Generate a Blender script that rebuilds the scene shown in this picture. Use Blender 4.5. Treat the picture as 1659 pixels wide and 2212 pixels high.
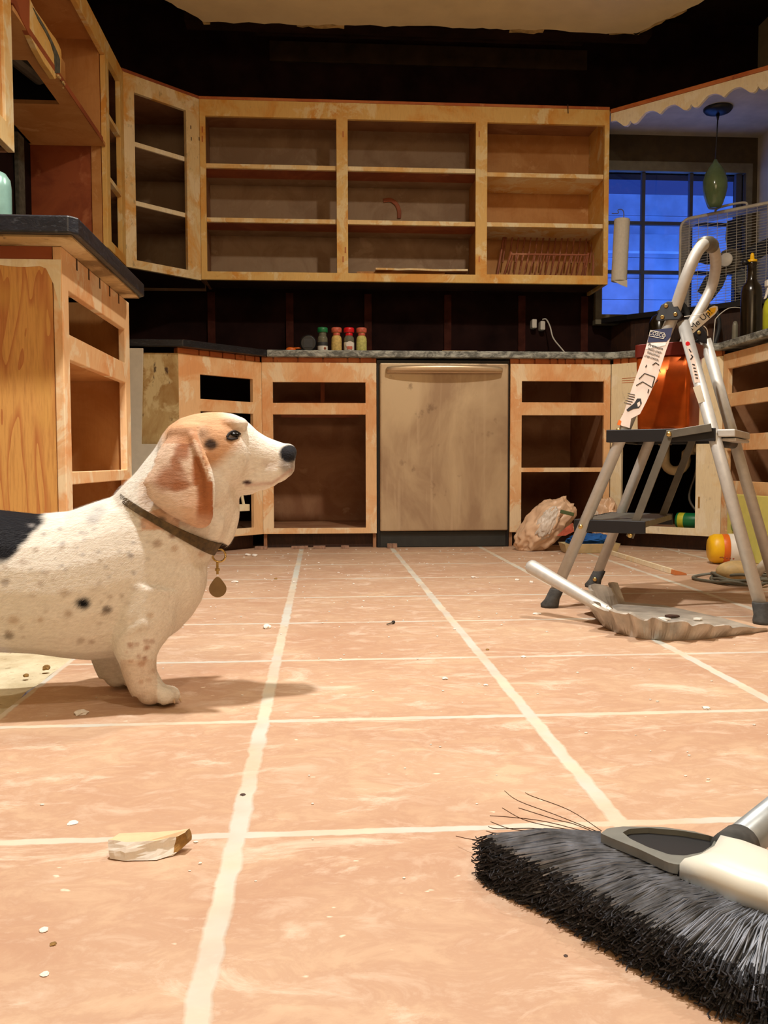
import bpy, bmesh, math, random
from mathutils import Vector, Matrix
from mathutils.bvhtree import BVHTree
random.seed(7)
D = bpy.data; C = bpy.context; SC = C.scene
PI = math.pi
for o in list(D.objects): D.objects.remove(o)
COL = SC.collection

# ------------------------------------------------------------------ camera
CH, PITCH, YAW, ROLL, FPX = .392, math.radians(3.2), math.radians(4.06), math.radians(-.12), 1910.
def cam_axes():
    cy, sy, cp, sp = math.cos(YAW), math.sin(YAW), math.cos(PITCH), math.sin(PITCH)
    F = Vector((sy*cp, cy*cp, -sp)); rt = Vector((cy, -sy, 0)); up = rt.cross(F)
    c, s = math.cos(ROLL), math.sin(ROLL)
    return c*rt+s*up, -s*rt+c*up, F
RT, UP, FW = cam_axes()
CAM = Vector((0, 0, CH))
cd = D.cameras.new('camera'); cam = D.objects.new('camera', cd); COL.objects.link(cam)
cam.matrix_world = Matrix(((RT.x, UP.x, -FW.x, 0), (RT.y, UP.y, -FW.y, 0), (RT.z, UP.z, -FW.z, CH), (0, 0, 0, 1)))
cd.sensor_fit = 'VERTICAL'; cd.sensor_height = 32; cd.sensor_width = 24
cd.lens = FPX/2212*32; cd.clip_start = .02
SC.camera = cam

# ------------------------------------------------------------------ world, lights, exposure
SC.view_settings.view_transform = 'Standard'; SC.view_settings.look = 'None'
SC.view_settings.exposure = 0.50; SC.view_settings.gamma = 1; SC.view_settings.use_curve_mapping = False
w = D.worlds.new('world'); SC.world = w; w.use_nodes = True
wn = w.node_tree.nodes; wl = w.node_tree.links
bg = wn['Background']; bg.inputs['Strength'].default_value = 1.4
tc = wn.new('ShaderNodeTexCoord'); sx = wn.new('ShaderNodeSeparateXYZ'); cr = wn.new('ShaderNodeValToRGB')
wl.new(tc.outputs['Generated'], sx.inputs[0]); wl.new(sx.outputs['Z'], cr.inputs[0]); wl.new(cr.outputs[0], bg.inputs['Color'])
cr.color_ramp.elements[0].position = .0; cr.color_ramp.elements[0].color = (.11, .32, 1.3, 1)
cr.color_ramp.elements[1].position = .6; cr.color_ramp.elements[1].color = (.006, .02, .12, 1)
_e = cr.color_ramp.elements.new(.13); _e.color = (.008, .022, .15, 1)

def lamp(name, kind, loc, energy, color, target=None, **k):
    l = D.lights.new(name, kind); l.energy = energy; l.color = color
    for a, v in k.items(): setattr(l, a, v)
    o = D.objects.new(name, l); COL.objects.link(o); o.location = loc
    if target is not None:
        o.rotation_euler = (Vector(target)-Vector(loc)).to_track_quat('-Z', 'Y').to_euler()
    return o
WARM = (1.0, .90, .76)
lamp('recessed_light', 'SPOT', (-.20, 1.50, 2.38), 175, (1, .96, .91), (-.18, 1.45, 0), spot_size=math.radians(118), spot_blend=.75, shadow_soft_size=.05)
lamp('recessed_light', 'SPOT', (.80, 2.25, 2.38), 88, WARM, (.75, 2.9, 0), spot_size=math.radians(158), spot_blend=1.0, shadow_soft_size=.05)
lamp('recessed_light', 'SPOT', (.35, .15, 2.38), 48, WARM, (.35, .1, 0), spot_size=math.radians(125), spot_blend=.8, shadow_soft_size=.06)
lamp('warm_fill', 'AREA', (.2, -1.6, 2.0), 17, (1, .72, .42), (.3, 3.6, 1.2), shape='RECTANGLE', size=1.6, size_y=.7)  # added warm fill from behind the camera, not a fixture of the room

# ------------------------------------------------------------------ pixel rays -> points of the place
def ray(px, py):
    return RT*((px-829.5)/FPX) + UP*(-(py-1106)/FPX) + FW
def at(px, py, X=None, Y=None, Z=None):
    d = ray(px, py)
    t = ((X-CAM.x)/d.x) if X is not None else ((Y-CAM.y)/d.y) if Y is not None else ((Z-CAM.z)/d.z)
    return CAM+d*t
def on(px, py, P0, N):
    d = ray(px, py); N = Vector(N)
    return CAM+d*(N.dot(Vector(P0)-CAM)/N.dot(d))
def proj(p):
    v = Vector(p)-CAM; z = v.dot(FW)
    return 829.5+FPX*v.dot(RT)/z, 1106-FPX*v.dot(UP)/z

# ------------------------------------------------------------------ materials
def lin(c):
    f = lambda v: v/12.92 if v <= .04045 else ((v+.055)/1.055)**2.4
    return tuple(f(v/255.) for v in c)+(1,)
class NT:
    def __init__(s, name):
        s.m = D.materials.new(name); s.m.use_nodes = True; s.t = s.m.node_tree; s.b = s.t.nodes['Principled BSDF']
        s.tc = s.t.nodes.new('ShaderNodeTexCoord')
    def n(s, k, **a):
        x = s.t.nodes.new(k)
        for q, v in a.items(): setattr(x, q, v)
        return x
    def l(s, a, b): s.t.links.new(a, b)
    def noise(s, scale, detail=4, stretch=(1, 1, 1), rough=.55, loc=(0, 0, 0), dist=0):
        mp = s.n('ShaderNodeMapping'); s.l(s.tc.outputs['Object'], mp.inputs[0])
        mp.inputs['Scale'].default_value = stretch; mp.inputs['Location'].default_value = loc
        n = s.n('ShaderNodeTexNoise'); s.l(mp.outputs[0], n.inputs['Vector'])
        n.inputs['Scale'].default_value = scale; n.inputs['Detail'].default_value = detail
        n.inputs['Roughness'].default_value = rough; n.inputs['Distortion'].default_value = dist
        return n.outputs['Fac']
    def ramp(s, f, stops, const=False):
        r = s.n('ShaderNodeValToRGB'); s.l(f, r.inputs[0]); e = r.color_ramp.elements
        if const: r.color_ramp.interpolation = 'CONSTANT'
        while len(e) < len(stops): e.new(.5)
        for i, (p, c) in enumerate(stops): e[i].position = p; e[i].color = c if len(c) == 4 else (*c, 1)
        return r.outputs[0]
    def g(s, f, a, b):   # 0..1 mask
        return s.ramp(f, [(a, (0, 0, 0, 1)), (b, (1, 1, 1, 1))])
    def mix(s, f, a, b, mode='MIX'):
        m = s.n('ShaderNodeMix', data_type='RGBA', blend_type=mode)
        if isinstance(f, (int, float)): m.inputs[0].default_value = f
        else: s.l(f, m.inputs[0])
        for v, i in ((a, 6), (b, 7)):
            if isinstance(v, tuple): m.inputs[i].default_value = v
            else: s.l(v, m.inputs[i])
        return m.outputs[2]
    def math(s, op, a, b=0.):
        m = s.n('ShaderNodeMath', operation=op)
        for v, i in ((a, 0), (b, 1)):
            if isinstance(v, (int, float)): m.inputs[i].default_value = v
            else: s.l(v, m.inputs[i])
        return m.outputs[0]
    def n_rng(s, f, a, b):
        r = s.n('ShaderNodeMapRange'); s.l(f, r.inputs[0]); r.inputs[1].default_value = .35; r.inputs[2].default_value = .6; r.inputs[3].default_value = a; r.inputs[4].default_value = b
        return r.outputs[0]
    def col(s, c): 
        if isinstance(c, tuple): s.b.inputs['Base Color'].default_value = c
        else: s.l(c, s.b.inputs['Base Color'])
    def rgh(s, r, metal=0):
        if isinstance(r, (int, float)): s.b.inputs['Roughness'].default_value = r
        else: s.l(r, s.b.inputs['Roughness'])
        s.b.inputs['Metallic'].default_value = metal
    def bump(s, f, strength=.3, dist=.002):
        b = s.n('ShaderNodeBump'); b.inputs['Strength'].default_value = strength; b.inputs['Distance'].default_value = dist
        s.l(f, b.inputs['Height']); s.l(b.outputs[0], s.b.inputs['Normal'])

def simple(name, c, r=.5, metal=0, var=.12, scale=30, bump=.1, spec=.5):
    t = NT(name); c = lin(c); n = t.noise(scale, 4)
    d = tuple(v*(1-var*2.2) for v in c[:3])+(1,)
    t.col(t.mix(t.g(n, .3, .7), d, c)); t.rgh(r, metal); t.bump(n, bump, .001)
    t.b.inputs['Specular IOR Level'].default_value = spec
    return t.m
def wood(name, base, warm, pale, seed=0, pale_amt=.55, warm_amt=.5, grain=(6, 6, .8), dirt=.0, rough=.62):
    t = NT(name)
    gr = t.noise(26, 5, grain, .6, (seed, seed, 0), .6)
    p1 = t.noise(5.5, 5, (1, 1, 1), .62, (seed+3.1, 0, seed), .8)
    p2 = t.noise(8.0, 5, (1, 1, .8), .66, (0, seed+7.7, 1), .5)
    c = t.mix(t.g(p1, warm_amt-.06, warm_amt+.10), lin(base), lin(warm))
    c = t.mix(t.g(p2, pale_amt, pale_amt+.07), c, lin(pale))
    c = t.mix(t.math('MULTIPLY', t.g(gr, .45, .8), .16), c, lin((150, 90, 50)))
    if dirt:
        q = t.noise(40, 3, (1, 1, .5), .6, (2, seed, 5))
        c = t.mix(t.math('MULTIPLY', t.g(q, .62, .72), dirt), c, lin((60, 35, 18)))
    t.col(c); t.rgh(rough); t.bump(gr, .15, .001)
    return t.m
M = {}
M['pine_low'] = wood('bare_pine', (236, 194, 144), (228, 166, 110), (242, 218, 180), 1, .52, .54)
M['pine_up'] = wood('amber_pine', (230, 190, 112), (222, 158, 66), (236, 212, 156), 5, .54, .53, dirt=.15)
M['pine_pale'] = wood('cream_stripped_pine', (228, 204, 152), (222, 166, 84), (238, 220, 180), 9, .5, .56, dirt=.4)
M['cream_wood'] = wood('cream_painted_wood', (240, 226, 190), (236, 208, 152), (246, 236, 208), 4, .5, .6, dirt=.2)
M['shelf_edge'] = wood('pale_shelf_wood', (236, 206, 146), (228, 178, 100), (242, 226, 184), 14, .5, .52)
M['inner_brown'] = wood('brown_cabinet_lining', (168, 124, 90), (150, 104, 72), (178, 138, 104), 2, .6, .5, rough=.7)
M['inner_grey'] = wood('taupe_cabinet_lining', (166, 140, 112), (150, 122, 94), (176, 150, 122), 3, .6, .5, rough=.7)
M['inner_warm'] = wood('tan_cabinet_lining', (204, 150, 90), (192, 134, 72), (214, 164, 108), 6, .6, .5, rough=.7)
M['red_strip'] = wood('unpainted_red_brown_wood', (160, 84, 46), (138, 66, 34), (176, 104, 66), 8, .62, .5)
M['shim'] = wood('orange_strip_wood', (196, 116, 60), (178, 92, 40), (206, 140, 84), 11, .6, .5, dirt=.4)
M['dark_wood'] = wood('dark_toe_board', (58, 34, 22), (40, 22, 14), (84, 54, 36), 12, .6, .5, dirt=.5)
M['drain_panel'] = wood('mottled_green_tan_panel', (186, 158, 104), (160, 122, 66), (204, 182, 132), 13, .5, .5, dirt=.9)

def plywood():
    t = NT('end_panel_plywood')
    mp = t.n('ShaderNodeMapping'); t.l(t.tc.outputs['Object'], mp.inputs[0]); mp.inputs['Scale'].default_value = (11, 11, 1.6)
    n = t.n('ShaderNodeTexNoise'); t.l(mp.outputs[0], n.inputs['Vector']); n.inputs['Scale'].default_value = 1.6; n.inputs['Detail'].default_value = 2.; n.inputs['Distortion'].default_value = .5
    a = t.math('MULTIPLY', n.outputs[0], 6.); a = t.math('FRACT', a)
    fine = t.noise(40, 4, (7, 7, .5))
    c = t.mix(t.g(a, .55, .95), lin((218, 162, 90)), lin((192, 122, 66)))
    c = t.mix(t.math('MULTIPLY', t.g(fine, .45, .7), .35), c, lin((150, 84, 36)))
    big = t.noise(3.0, 3, loc=(4, 2, 0)); c = t.mix(t.g(big, .54, .7), c, lin((214, 166, 84)))
    t.col(c); t.rgh(.5); t.bump(fine, .1, .001); return t.m
M['plywood'] = plywood()

S, GX, GY = .412, -.0906, .920
def tiles():
    t = NT('terracotta_tile')
    sep = t.n('ShaderNodeSeparateXYZ'); t.l(t.tc.outputs['Object'], sep.inputs[0])
    wob = t.math('MULTIPLY', t.math('SUBTRACT', t.noise(24, 3, rough=.6), .5), .012)
    def lines(o, off, half):
        a = t.math('ADD', t.math('SUBTRACT', o, off-S*50), wob)
        a = t.math('MODULO', a, S)
        a = t.math('MINIMUM', a, t.math('SUBTRACT', S, a))
        r = t.n('ShaderNodeMapRange'); t.l(a, r.inputs[0]); r.inputs[1].default_value = half*.8; r.inputs[2].default_value = half*1.15
        r.inputs[3].default_value = 1; r.inputs[4].default_value = 0
        return r.outputs[0]
    gx = lines(sep.outputs['X'], GX, .0100); gy = lines(sep.outputs['Y'], GY, .0070)
    gm = t.math('MAXIMUM', gx, gy)
    n1 = t.noise(3.2, 5, (1, 1.3, 1), .6, (1, 2, 0), .5)
    n2 = t.noise(15, 7, (1, 1.5, 1), .68, (3, 1, 0), .45)
    n3 = t.noise(60, 4)
    c = t.mix(t.g(n1, .35, .68), lin((190, 154, 126)), lin((210, 182, 152)))
    c = t.mix(t.math('MULTIPLY', t.g(n2, .36, .5), .45), c, lin((172, 130, 104)))
    c = t.mix(t.math('MULTIPLY', t.g(n2, .52, .72), .55), c, lin((222, 202, 180)))
    dust = t.noise(5.5, 8, (1, 2.2, 1), .74, (9, 4, 0), .7)
    c = t.mix(t.math('MULTIPLY', t.g(dust, .55, .66), .5), c, lin((236, 218, 198)))
    sp = t.noise(45, 2, (1, 1.6, 1), .5, (5, 5, 0))
    c = t.mix(t.math('MULTIPLY', t.g(sp, .72, .76), .7), c, lin((240, 226, 204)))
    gc = t.mix(t.g(t.noise(7, 4, loc=(2, 2, 2)), .42, .6), lin((202, 202, 192)), lin((214, 204, 182)))
    gc = t.mix(t.math('MULTIPLY', t.g(t.noise(5, 3, loc=(8, 1, 2)), .55, .65), .6), gc, lin((196, 200, 188)))
    c = t.mix(t.math('MULTIPLY', gm, t.n_rng(t.noise(6, 4, loc=(4, 4, 4)), .55, 1.0)), c, gc)
    t.col(c)
    rr = t.n('ShaderNodeMapRange'); t.l(n2, rr.inputs[0]); rr.inputs[3].default_value = .42; rr.inputs[4].default_value = .7
    t.rgh(rr.outputs[0])
    hgt = t.math('SUBTRACT', t.math('MULTIPLY', n2, .3), t.math('MULTIPLY', gm, .6))
    t.bump(t.math('ADD', hgt, t.math('MULTIPLY', n3, .15)), .35, .003)
    return t.m
M['tile'] = tiles()
def slab():
    t = NT('bare_concrete_screed'); n = t.noise(9, 7, rough=.7); q = t.noise(50, 3)
    c = t.mix(t.g(n, .35, .65), lin((186, 172, 138)), lin((222, 212, 180)))
    c = t.mix(t.math('MULTIPLY', t.g(q, .62, .7), .6), c, lin((130, 104, 70)))
    t.col(c); t.rgh(.9); t.bump(n, .6, .01); return t.m
M['slab'] = slab()
M['wall_dark'] = simple('dark_bare_wall', (44, 26, 24), .95, 0, .3, 7, .4, .1)
M['cavity'] = simple('dark_old_plaster', (50, 32, 24), .95, 0, .3, 5, .4, .1)
M['cavity2'] = simple('grey_old_plaster', (66, 52, 38), .95, 0, .25, 9, .4, .1)
M['stud'] = simple('dark_stud_wood', (80, 42, 34), .9, 0, .25, 20, .2, .1)
M['plaster'] = simple('grey_cream_plaster', (196, 178, 140), .9, 0, .08, 8, .2, .2)
M['ceiling'] = simple('cream_ceiling_paint', (238, 220, 176), .9, 0, .06, 6, .25, .2)
M['nook'] = simple('grey_nook_plaster', (206, 196, 172), .9, 0, .1, 12, .5, .2)
M['torn'] = simple('torn_plaster_edge', (222, 190, 130), .95, 0, .25, 30, .5, .1)
M['house'] = simple('warm_wall_paint', (205, 180, 145), .9)
M['ctop_edge'] = None
def counter(name, light):
    t = NT(name); n = t.noise(22, 6, (1, 1, 2), .7, dist=.7); q = t.noise(70, 4, (1, 1, 3))
    a, b = (lin((92, 96, 92)), lin((176, 182, 176))) if light else (lin((14, 15, 22)), lin((26, 28, 36)))
    c = t.mix(t.g(n, .42, .62), a, b); c = t.mix(t.math('MULTIPLY', t.g(q, .58, .68), .6), c, lin((30, 30, 34)) if light else lin((64, 68, 74)))
    t.col(c); t.rgh(.38 if not light else .5); t.bump(n, .5, .003); return t.m
M['counter'] = counter('grey_speckled_stone', True); M['counter_dark'] = counter('black_stone', False)
M['rough_under'] = wood('rough_counter_substrate', (190, 160, 110), (120, 92, 50), (206, 180, 134), 3, .55, .5, dirt=.8)
def steel():
    t = NT('brushed_dishwasher_steel'); n = t.noise(4, 5, (1, 1, .5), .6, dist=.5); v = t.noise(9, 3, (5, 1, .25)); f = t.noise(120, 2, (.1, 1, 6))
    c = t.mix(t.g(n, .38, .62), lin((170, 146, 120)), lin((206, 186, 154)))
    c = t.mix(t.math('MULTIPLY', t.g(v, .58, .7), .4), c, lin((206, 186, 158)))
    sm = t.noise(11, 4, (1, 1, .8), .6, (3, 3, 3)); c = t.mix(t.math('MULTIPLY', t.g(sm, .62, .70), .5), c, lin((110, 86, 68)))
    t.col(c); t.b.inputs['Metallic'].default_value = .55
    rr = t.n('ShaderNodeMapRange'); t.l(n, rr.inputs[0]); rr.inputs[3].default_value = .36; rr.inputs[4].default_value = .62; t.l(rr.outputs[0], t.b.inputs['Roughness'])
    t.bump(f, .06, .001); return t.m
M['steel'] = steel()
M['handle_steel'] = simple('satin_handle_steel', (214, 192, 160), .34, .5, .05)
M['black'] = simple('black_plastic', (20, 20, 24), .45, 0, .1)
M['darkgrey'] = simple('dark_grey_plastic', (52, 54, 58), .55, 0, .15)
M['rubber'] = simple('dusty_rubber', (74, 74, 72), .8, 0, .25, 60, .2)
M['alu'] = simple('satin_aluminium', (196, 194, 188), .48, .30, .06, 60, .05)
M['alu_dull'] = simple('dull_grey_metal', (120, 116, 106), .45, .6, .12)
M['brass'] = simple('brass_rivet', (206, 176, 110), .3, .9, .1)
M['white'] = simple('white_plastic', (226, 222, 212), .5, 0, .05)
M['paper'] = simple('white_paper', (214, 208, 194), .9, 0, .05, 80, .4)
M['card'] = simple('pale_pink_white_card', (222, 204, 190), .6, 0, .05)
M['navy'] = simple('navy_print', (18, 26, 70), .5, 0, .05)
M['ink'] = simple('black_print', (24, 22, 24), .6, 0, .02)
M['orange'] = simple('orange_plastic', (226, 110, 30), .4, 0, .05)
M['yellow'] = simple('yellow_plastic', (244, 190, 20), .4, 0, .05)
M['lemon'] = simple('pale_yellow_card', (222, 216, 120), .6, 0, .05)
M['green'] = simple('green_plastic', (20, 120, 70), .4, 0, .08)
M['red'] = simple('red_plastic', (214, 22, 34), .35, 0, .06)
M['salmon'] = simple('dusty_salmon_plastic', (220, 110, 84), .5, 0, .25, 60)
M['blue'] = simple('blue_cloth', (20, 96, 176), .8, 0, .3, 25, .4)
M['bag'] = simple('thin_tan_plastic_film', (236, 200, 166), .35, 0, .12, 14, .8)
M['bagwhite'] = simple('crumpled_white_film', (226, 214, 200), .4, 0, .1, 30, .6)
M['beige'] = simple('beige_rubbery_plastic', (224, 196, 140), .55, 0, .15, 40, .2)
M['pink'] = simple('dusty_pink_plastic', (176, 120, 130), .5)
M['cable'] = simple('grey_cable', (116, 116, 104), .6)
M['gypsum'] = simple('broken_gypsum', (238, 232, 222), .85, 0, .06, 60, .6)
M['gypsum_dirt'] = simple('brown_backing_paper', (170, 130, 70), .9, 0, .3, 60, .6)
M['skin_glass'] = None
def glassy(name, c, r=.05, trans=.9):
    t = NT(name); t.col(lin(c)); t.rgh(r); t.b.inputs['Transmission Weight'].default_value = trans; return t.m
M['jar_glass'] = glassy('smoky_jar_glass', (150, 150, 130), .1, .6)
M['bottle_glass'] = simple('dark_bottle_glass', (34, 26, 16), .22, 0, .25, 30, .1)
def thin_glass():
    t = NT('window_glass'); m = t.m; nt = t.t
    tr = nt.nodes.new('ShaderNodeBsdfTransparent'); gl = nt.nodes.new('ShaderNodeBsdfGlossy'); mx = nt.nodes.new('ShaderNodeMixShader')
    gl.inputs['Roughness'].default_value = .03; mx.inputs[0].default_value = .04
    nt.links.new(tr.outputs[0], mx.inputs[1]); nt.links.new(gl.outputs[0], mx.inputs[2]); nt.links.new(mx.outputs[0], nt.nodes['Material Output'].inputs[0]); return m
M['pane'] = thin_glass()
M['copper'] = simple('translucent_copper_metal', (206, 92, 28), .28, .75, .18, 18, .05)
M['copper_dark'] = simple('dark_red_rim_metal', (110, 34, 22), .4, .3, .1)
M['green_glass'] = simple('sea_green_glazed_glass', (104, 126, 88), .15, 0, .15, 12, .05)
M['teal'] = simple('pale_teal_enamel', (140, 180, 168), .25, .3, .1)
M['siding'] = simple('pale_blue_siding', (215, 222, 240), .8, 0, .15, 6)
M['spice_tan'] = simple('dusty_tan_label', (226, 196, 116), .7, 0, .2, 90)
M['spice_lime'] = simple('dusty_lime_label', (208, 206, 120), .7, 0, .2, 90)
M['collar'] = simple('olive_brown_webbing', (96, 76, 44), .8, 0, .3, 120, .4)
M['dish_wood'] = wood('reddish_rack_wood', (160, 98, 70), (140, 78, 52), (190, 134, 104), 5)
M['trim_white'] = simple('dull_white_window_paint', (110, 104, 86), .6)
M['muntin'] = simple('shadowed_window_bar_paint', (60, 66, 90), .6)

# ------------------------------------------------------------------ mesh helpers
def root(name, loc, label, cat, group=None):
    o = D.objects.new(name, None); COL.objects.link(o); o.location = loc; o.empty_display_size = .05
    tag(o, label, cat, group); return o
def tag(o, label=None, cat=None, group=None, kind=None):
    if label: o['label'] = label
    if cat: o['category'] = cat
    if group: o['group'] = group
    if kind: o['kind'] = kind
    return o
def wloc(o):
    v = Vector((0, 0, 0))
    while o is not None: v = v+o.location; o = o.parent
    return v
def obj(name, bm, mats, parent=None, smooth=False, bevel=0, label=None, base=None):
    """bmesh in world coordinates -> object; origin at parent or at base"""
    me = D.meshes.new(name); o = D.objects.new(name, me); COL.objects.link(o)
    if parent is not None: o.parent = parent; off = wloc(parent)
    elif base is not None: o.location = base; off = Vector(base)
    else: off = Vector((0, 0, 0))
    if not isinstance(mats, (list, tuple)): mats = [mats]
    for m in mats: me.materials.append(m)
    bmesh.ops.recalc_face_normals(bm, faces=bm.faces)
    for v in bm.verts: v.co -= off
    bm.to_mesh(me); bm.free()
    if smooth:
        for p in me.polygons: p.use_smooth = True
    if bevel:
        b = o.modifiers.new('bevel', 'BEVEL'); b.width = bevel; b.segments = 2; b.limit_method = 'ANGLE'; b.angle_limit = math.radians(40)
    if label: o['label'] = label
    return o
def B(): return bmesh.new()
def hexa(bm, pts, mi=0):
    v = [bm.verts.new(p) for p in pts]
    for f in ((3, 2, 1, 0), (4, 5, 6, 7), (0, 1, 5, 4), (1, 2, 6, 5), (2, 3, 7, 6), (3, 0, 4, 7)):
        fc = bm.faces.new([v[i] for i in f]); fc.material_index = mi
    return v
def box(bm, x0, x1, y0, y1, z0, z1, mi=0):
    return hexa(bm, [(x0, y0, z0), (x1, y0, z0), (x1, y1, z0), (x0, y1, z0), (x0, y0, z1), (x1, y0, z1), (x1, y1, z1), (x0, y1, z1)], mi)
def obox(bm, c, ax, h, mi=0):
    c = Vector(c); a, b, d = [Vector(q).normalized()*k for q, k in zip(ax, h)]
    return hexa(bm, [c-a-b-d, c+a-b-d, c+a+b-d, c-a+b-d, c-a-b+d, c+a-b+d, c+a+b+d, c-a+b+d], mi)
def prism(bm, poly, off, mi=0):
    """poly: list of 3D points; extruded by vector off"""
    off = Vector(off); a = [bm.verts.new(Vector(p)) for p in poly]; b = [bm.verts.new(Vector(p)+off) for p in poly]
    n = len(poly)
    f = bm.faces.new(a); f.material_index = mi; f = bm.faces.new(b[::-1]); f.material_index = mi
    for i in range(n):
        f = bm.faces.new((a[i], a[(i+1) % n], b[(i+1) % n], b[i])); f.material_index = mi
def loft(bm, rings, cap=True, mi=0, closed=True):
    R_ = [[bm.verts.new(p) for p in r] for r in rings]; n = len(R_[0])
    for a, b in zip(R_, R_[1:]):
        for i in range(n if closed else n-1):
            f = bm.faces.new((a[i], a[(i+1) % n], b[(i+1) % n], b[i])); f.material_index = mi
    if cap:
        f = bm.faces.new(R_[0][::-1]); f.material_index = mi; f = bm.faces.new(R_[-1]); f.material_index = mi
    return R_
def tube(bm, pts, r, n=10, mi=0, cap=True, flat=1.0, upv=None):
    pts = [Vector(p) for p in pts]; m = len(pts)
    rr = r if isinstance(r, (list, tuple)) else [r]*m
    T = [(pts[min(i+1, m-1)]-pts[max(i-1, 0)]).normalized() for i in range(m)]
    nrm = Vector(upv) if upv else (Vector((0, 0, 1)) if abs(T[0].z) < .9 else Vector((1, 0, 0)))
    rings = []
    for i in range(m):
        nrm = (nrm-T[i]*nrm.dot(T[i])).normalized(); bn = T[i].cross(nrm)
        rings.append([pts[i]+(nrm*math.cos(a)+bn*math.sin(a)*flat)*rr[i] for a in [2*PI*k/n for k in range(n)]])
    loft(bm, rings, cap, mi)
def lathe(bm, prof, o=(0, 0, 0), axis=(0, 0, 1), n=24, mi=0):
    """prof: (r, h) list"""
    ax = Vector(axis).normalized(); a = ax.orthogonal().normalized(); b = ax.cross(a); o = Vector(o)
    loft(bm, [[o+ax*h+(a*math.cos(2*PI*k/n)+b*math.sin(2*PI*k/n))*max(r, 1e-4) for k in range(n)] for r, h in prof], True, mi)
def sphere(bm, c, r, sc=(1, 1, 1), seg=16, mi=0, rot=None):
    g = bmesh.ops.create_uvsphere(bm, u_segments=seg, v_segments=seg//2+2, radius=r)
    mt = Matrix.Translation(c) @ (rot.to_4x4() if rot else Matrix.Identity(4)) @ Matrix.Diagonal((*sc, 1))
    for v in g['verts']: v.co = mt @ v.co
    for f in {f for v in g['verts'] for f in v.link_faces}: f.material_index = mi; f.smooth = True
def smoothpath(pts, k=6):
    P = [Vector(p) for p in pts]; out = []
    for i in range(len(P)-1):
        p0, p1, p2, p3 = P[max(i-1, 0)], P[i], P[i+1], P[min(i+2, len(P)-1)]
        for j in range(k):
            t = j/k; out.append(.5*((2*p1)+(p2-p0)*t+(2*p0-5*p1+4*p2-p3)*t*t+(3*p1-p0-3*p2+p3)*t**3))
    out.append(P[-1]); return out
def text(name, s, size, o, ax, ay, mat, parent, depth=.0006):
    cu = D.curves.new(name, 'FONT'); cu.body = s; cu.size = size; cu.extrude = depth/2; cu.align_x = 'CENTER'; cu.align_y = 'CENTER'
    t = D.objects.new('tmp_text', cu); COL.objects.link(t); C.view_layer.update()
    me = D.meshes.new_from_object(t.evaluated_get(C.evaluated_depsgraph_get()))
    D.objects.remove(t)
    ax = Vector(ax).normalized(); ay = Vector(ay); ay = (ay-ax*ay.dot(ax)).normalized(); az = ax.cross(ay)
    off = wloc(parent); o = Vector(o)
    for v in me.vertices: v.co = o+ax*v.co.x+ay*v.co.y+az*v.co.z-off
    me.materials.clear(); me.materials.append(mat)
    ob = D.objects.new(name, me); COL.objects.link(ob); ob.parent = parent; return ob

class Pl:
    """vertical plane through A -> B; n > 0 goes behind the face"""
    def __init__(s, A, Bp, back):
        s.A = Vector((*A, 0)); d = Vector((*Bp, 0))-s.A; s.L = d.length; s.U = d/s.L
        n = Vector((-s.U.y, s.U.x, 0)); s.N = n if n.dot(Vector((*back, 0))) > 0 else -n
    def p(s, u, n, z): return s.A+s.U*u+s.N*n+Vector((0, 0, z))
    def px(s, x, y):
        q = on(x, y, s.A, s.N); return (q-s.A).dot(s.U), q.z
    def box(s, bm, u0, u1, n0, n1, z0, z1, mi=0):
        hexa(bm, [s.p(u0, n0, z0), s.p(u1, n0, z0), s.p(u1, n1, z0), s.p(u0, n1, z0), s.p(u0, n0, z1), s.p(u1, n0, z1), s.p(u1, n1, z1), s.p(u0, n1, z1)], mi)
    def frame(s, bm, u0, u1, z0, z1, holes, th=.02):
        us = sorted({u0, u1, *[h[0] for h in holes], *[h[1] for h in holes]}); zs = sorted({z0, z1, *[h[2] for h in holes], *[h[3] for h in holes]})
        V = {}
        def v(i, j, k):
            if (i, j, k) not in V: V[i, j, k] = bm.verts.new(s.p(us[i], th*k, zs[j]))
            return V[i, j, k]
        def solid(i, j):
            if not (0 <= i < len(us)-1 and 0 <= j < len(zs)-1): return False
            u, z = (us[i]+us[i+1])/2, (zs[j]+zs[j+1])/2
            return not any(h[0] < u < h[1] and h[2] < z < h[3] for h in holes)
        for i in range(len(us)-1):
            for j in range(len(zs)-1):
                if not solid(i, j): continue
                for k in (0, 1):
                    bm.faces.new([v(i, j, k), v(i+1, j, k), v(i+1, j+1, k), v(i, j+1, k)][::1 if k else -1])
                for di, dj, a, b in ((-1, 0, (i, j), (i, j+1)), (1, 0, (i+1, j+1), (i+1, j)), (0, -1, (i+1, j), (i, j)), (0, 1, (i, j+1), (i+1, j+1))):
                    if not solid(i+di, j+dj): bm.faces.new([v(*a, 0), v(*b, 0), v(*b, 1), v(*a, 1)])
def part(P, name, mat, parent, args, bevel=.0012, **k):
    bm = B(); P.box(bm, *args); return obj(name, bm, mat, parent, bevel=bevel, **k)
def struct(name, bm, mat, **k):
    o = obj(name, bm, mat, **k); o['kind'] = 'structure'; return o

# ------------------------------------------------------------------ the setting
WX, WY, RX = -1.17, 4.675, 2.33       # left wall, back wall, right wall
bm = B(); box(bm, GX-S, RX+.1, -2.6, WY+.1, -.03, 0); struct('floor', bm, M['tile'])
bm = B()
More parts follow.
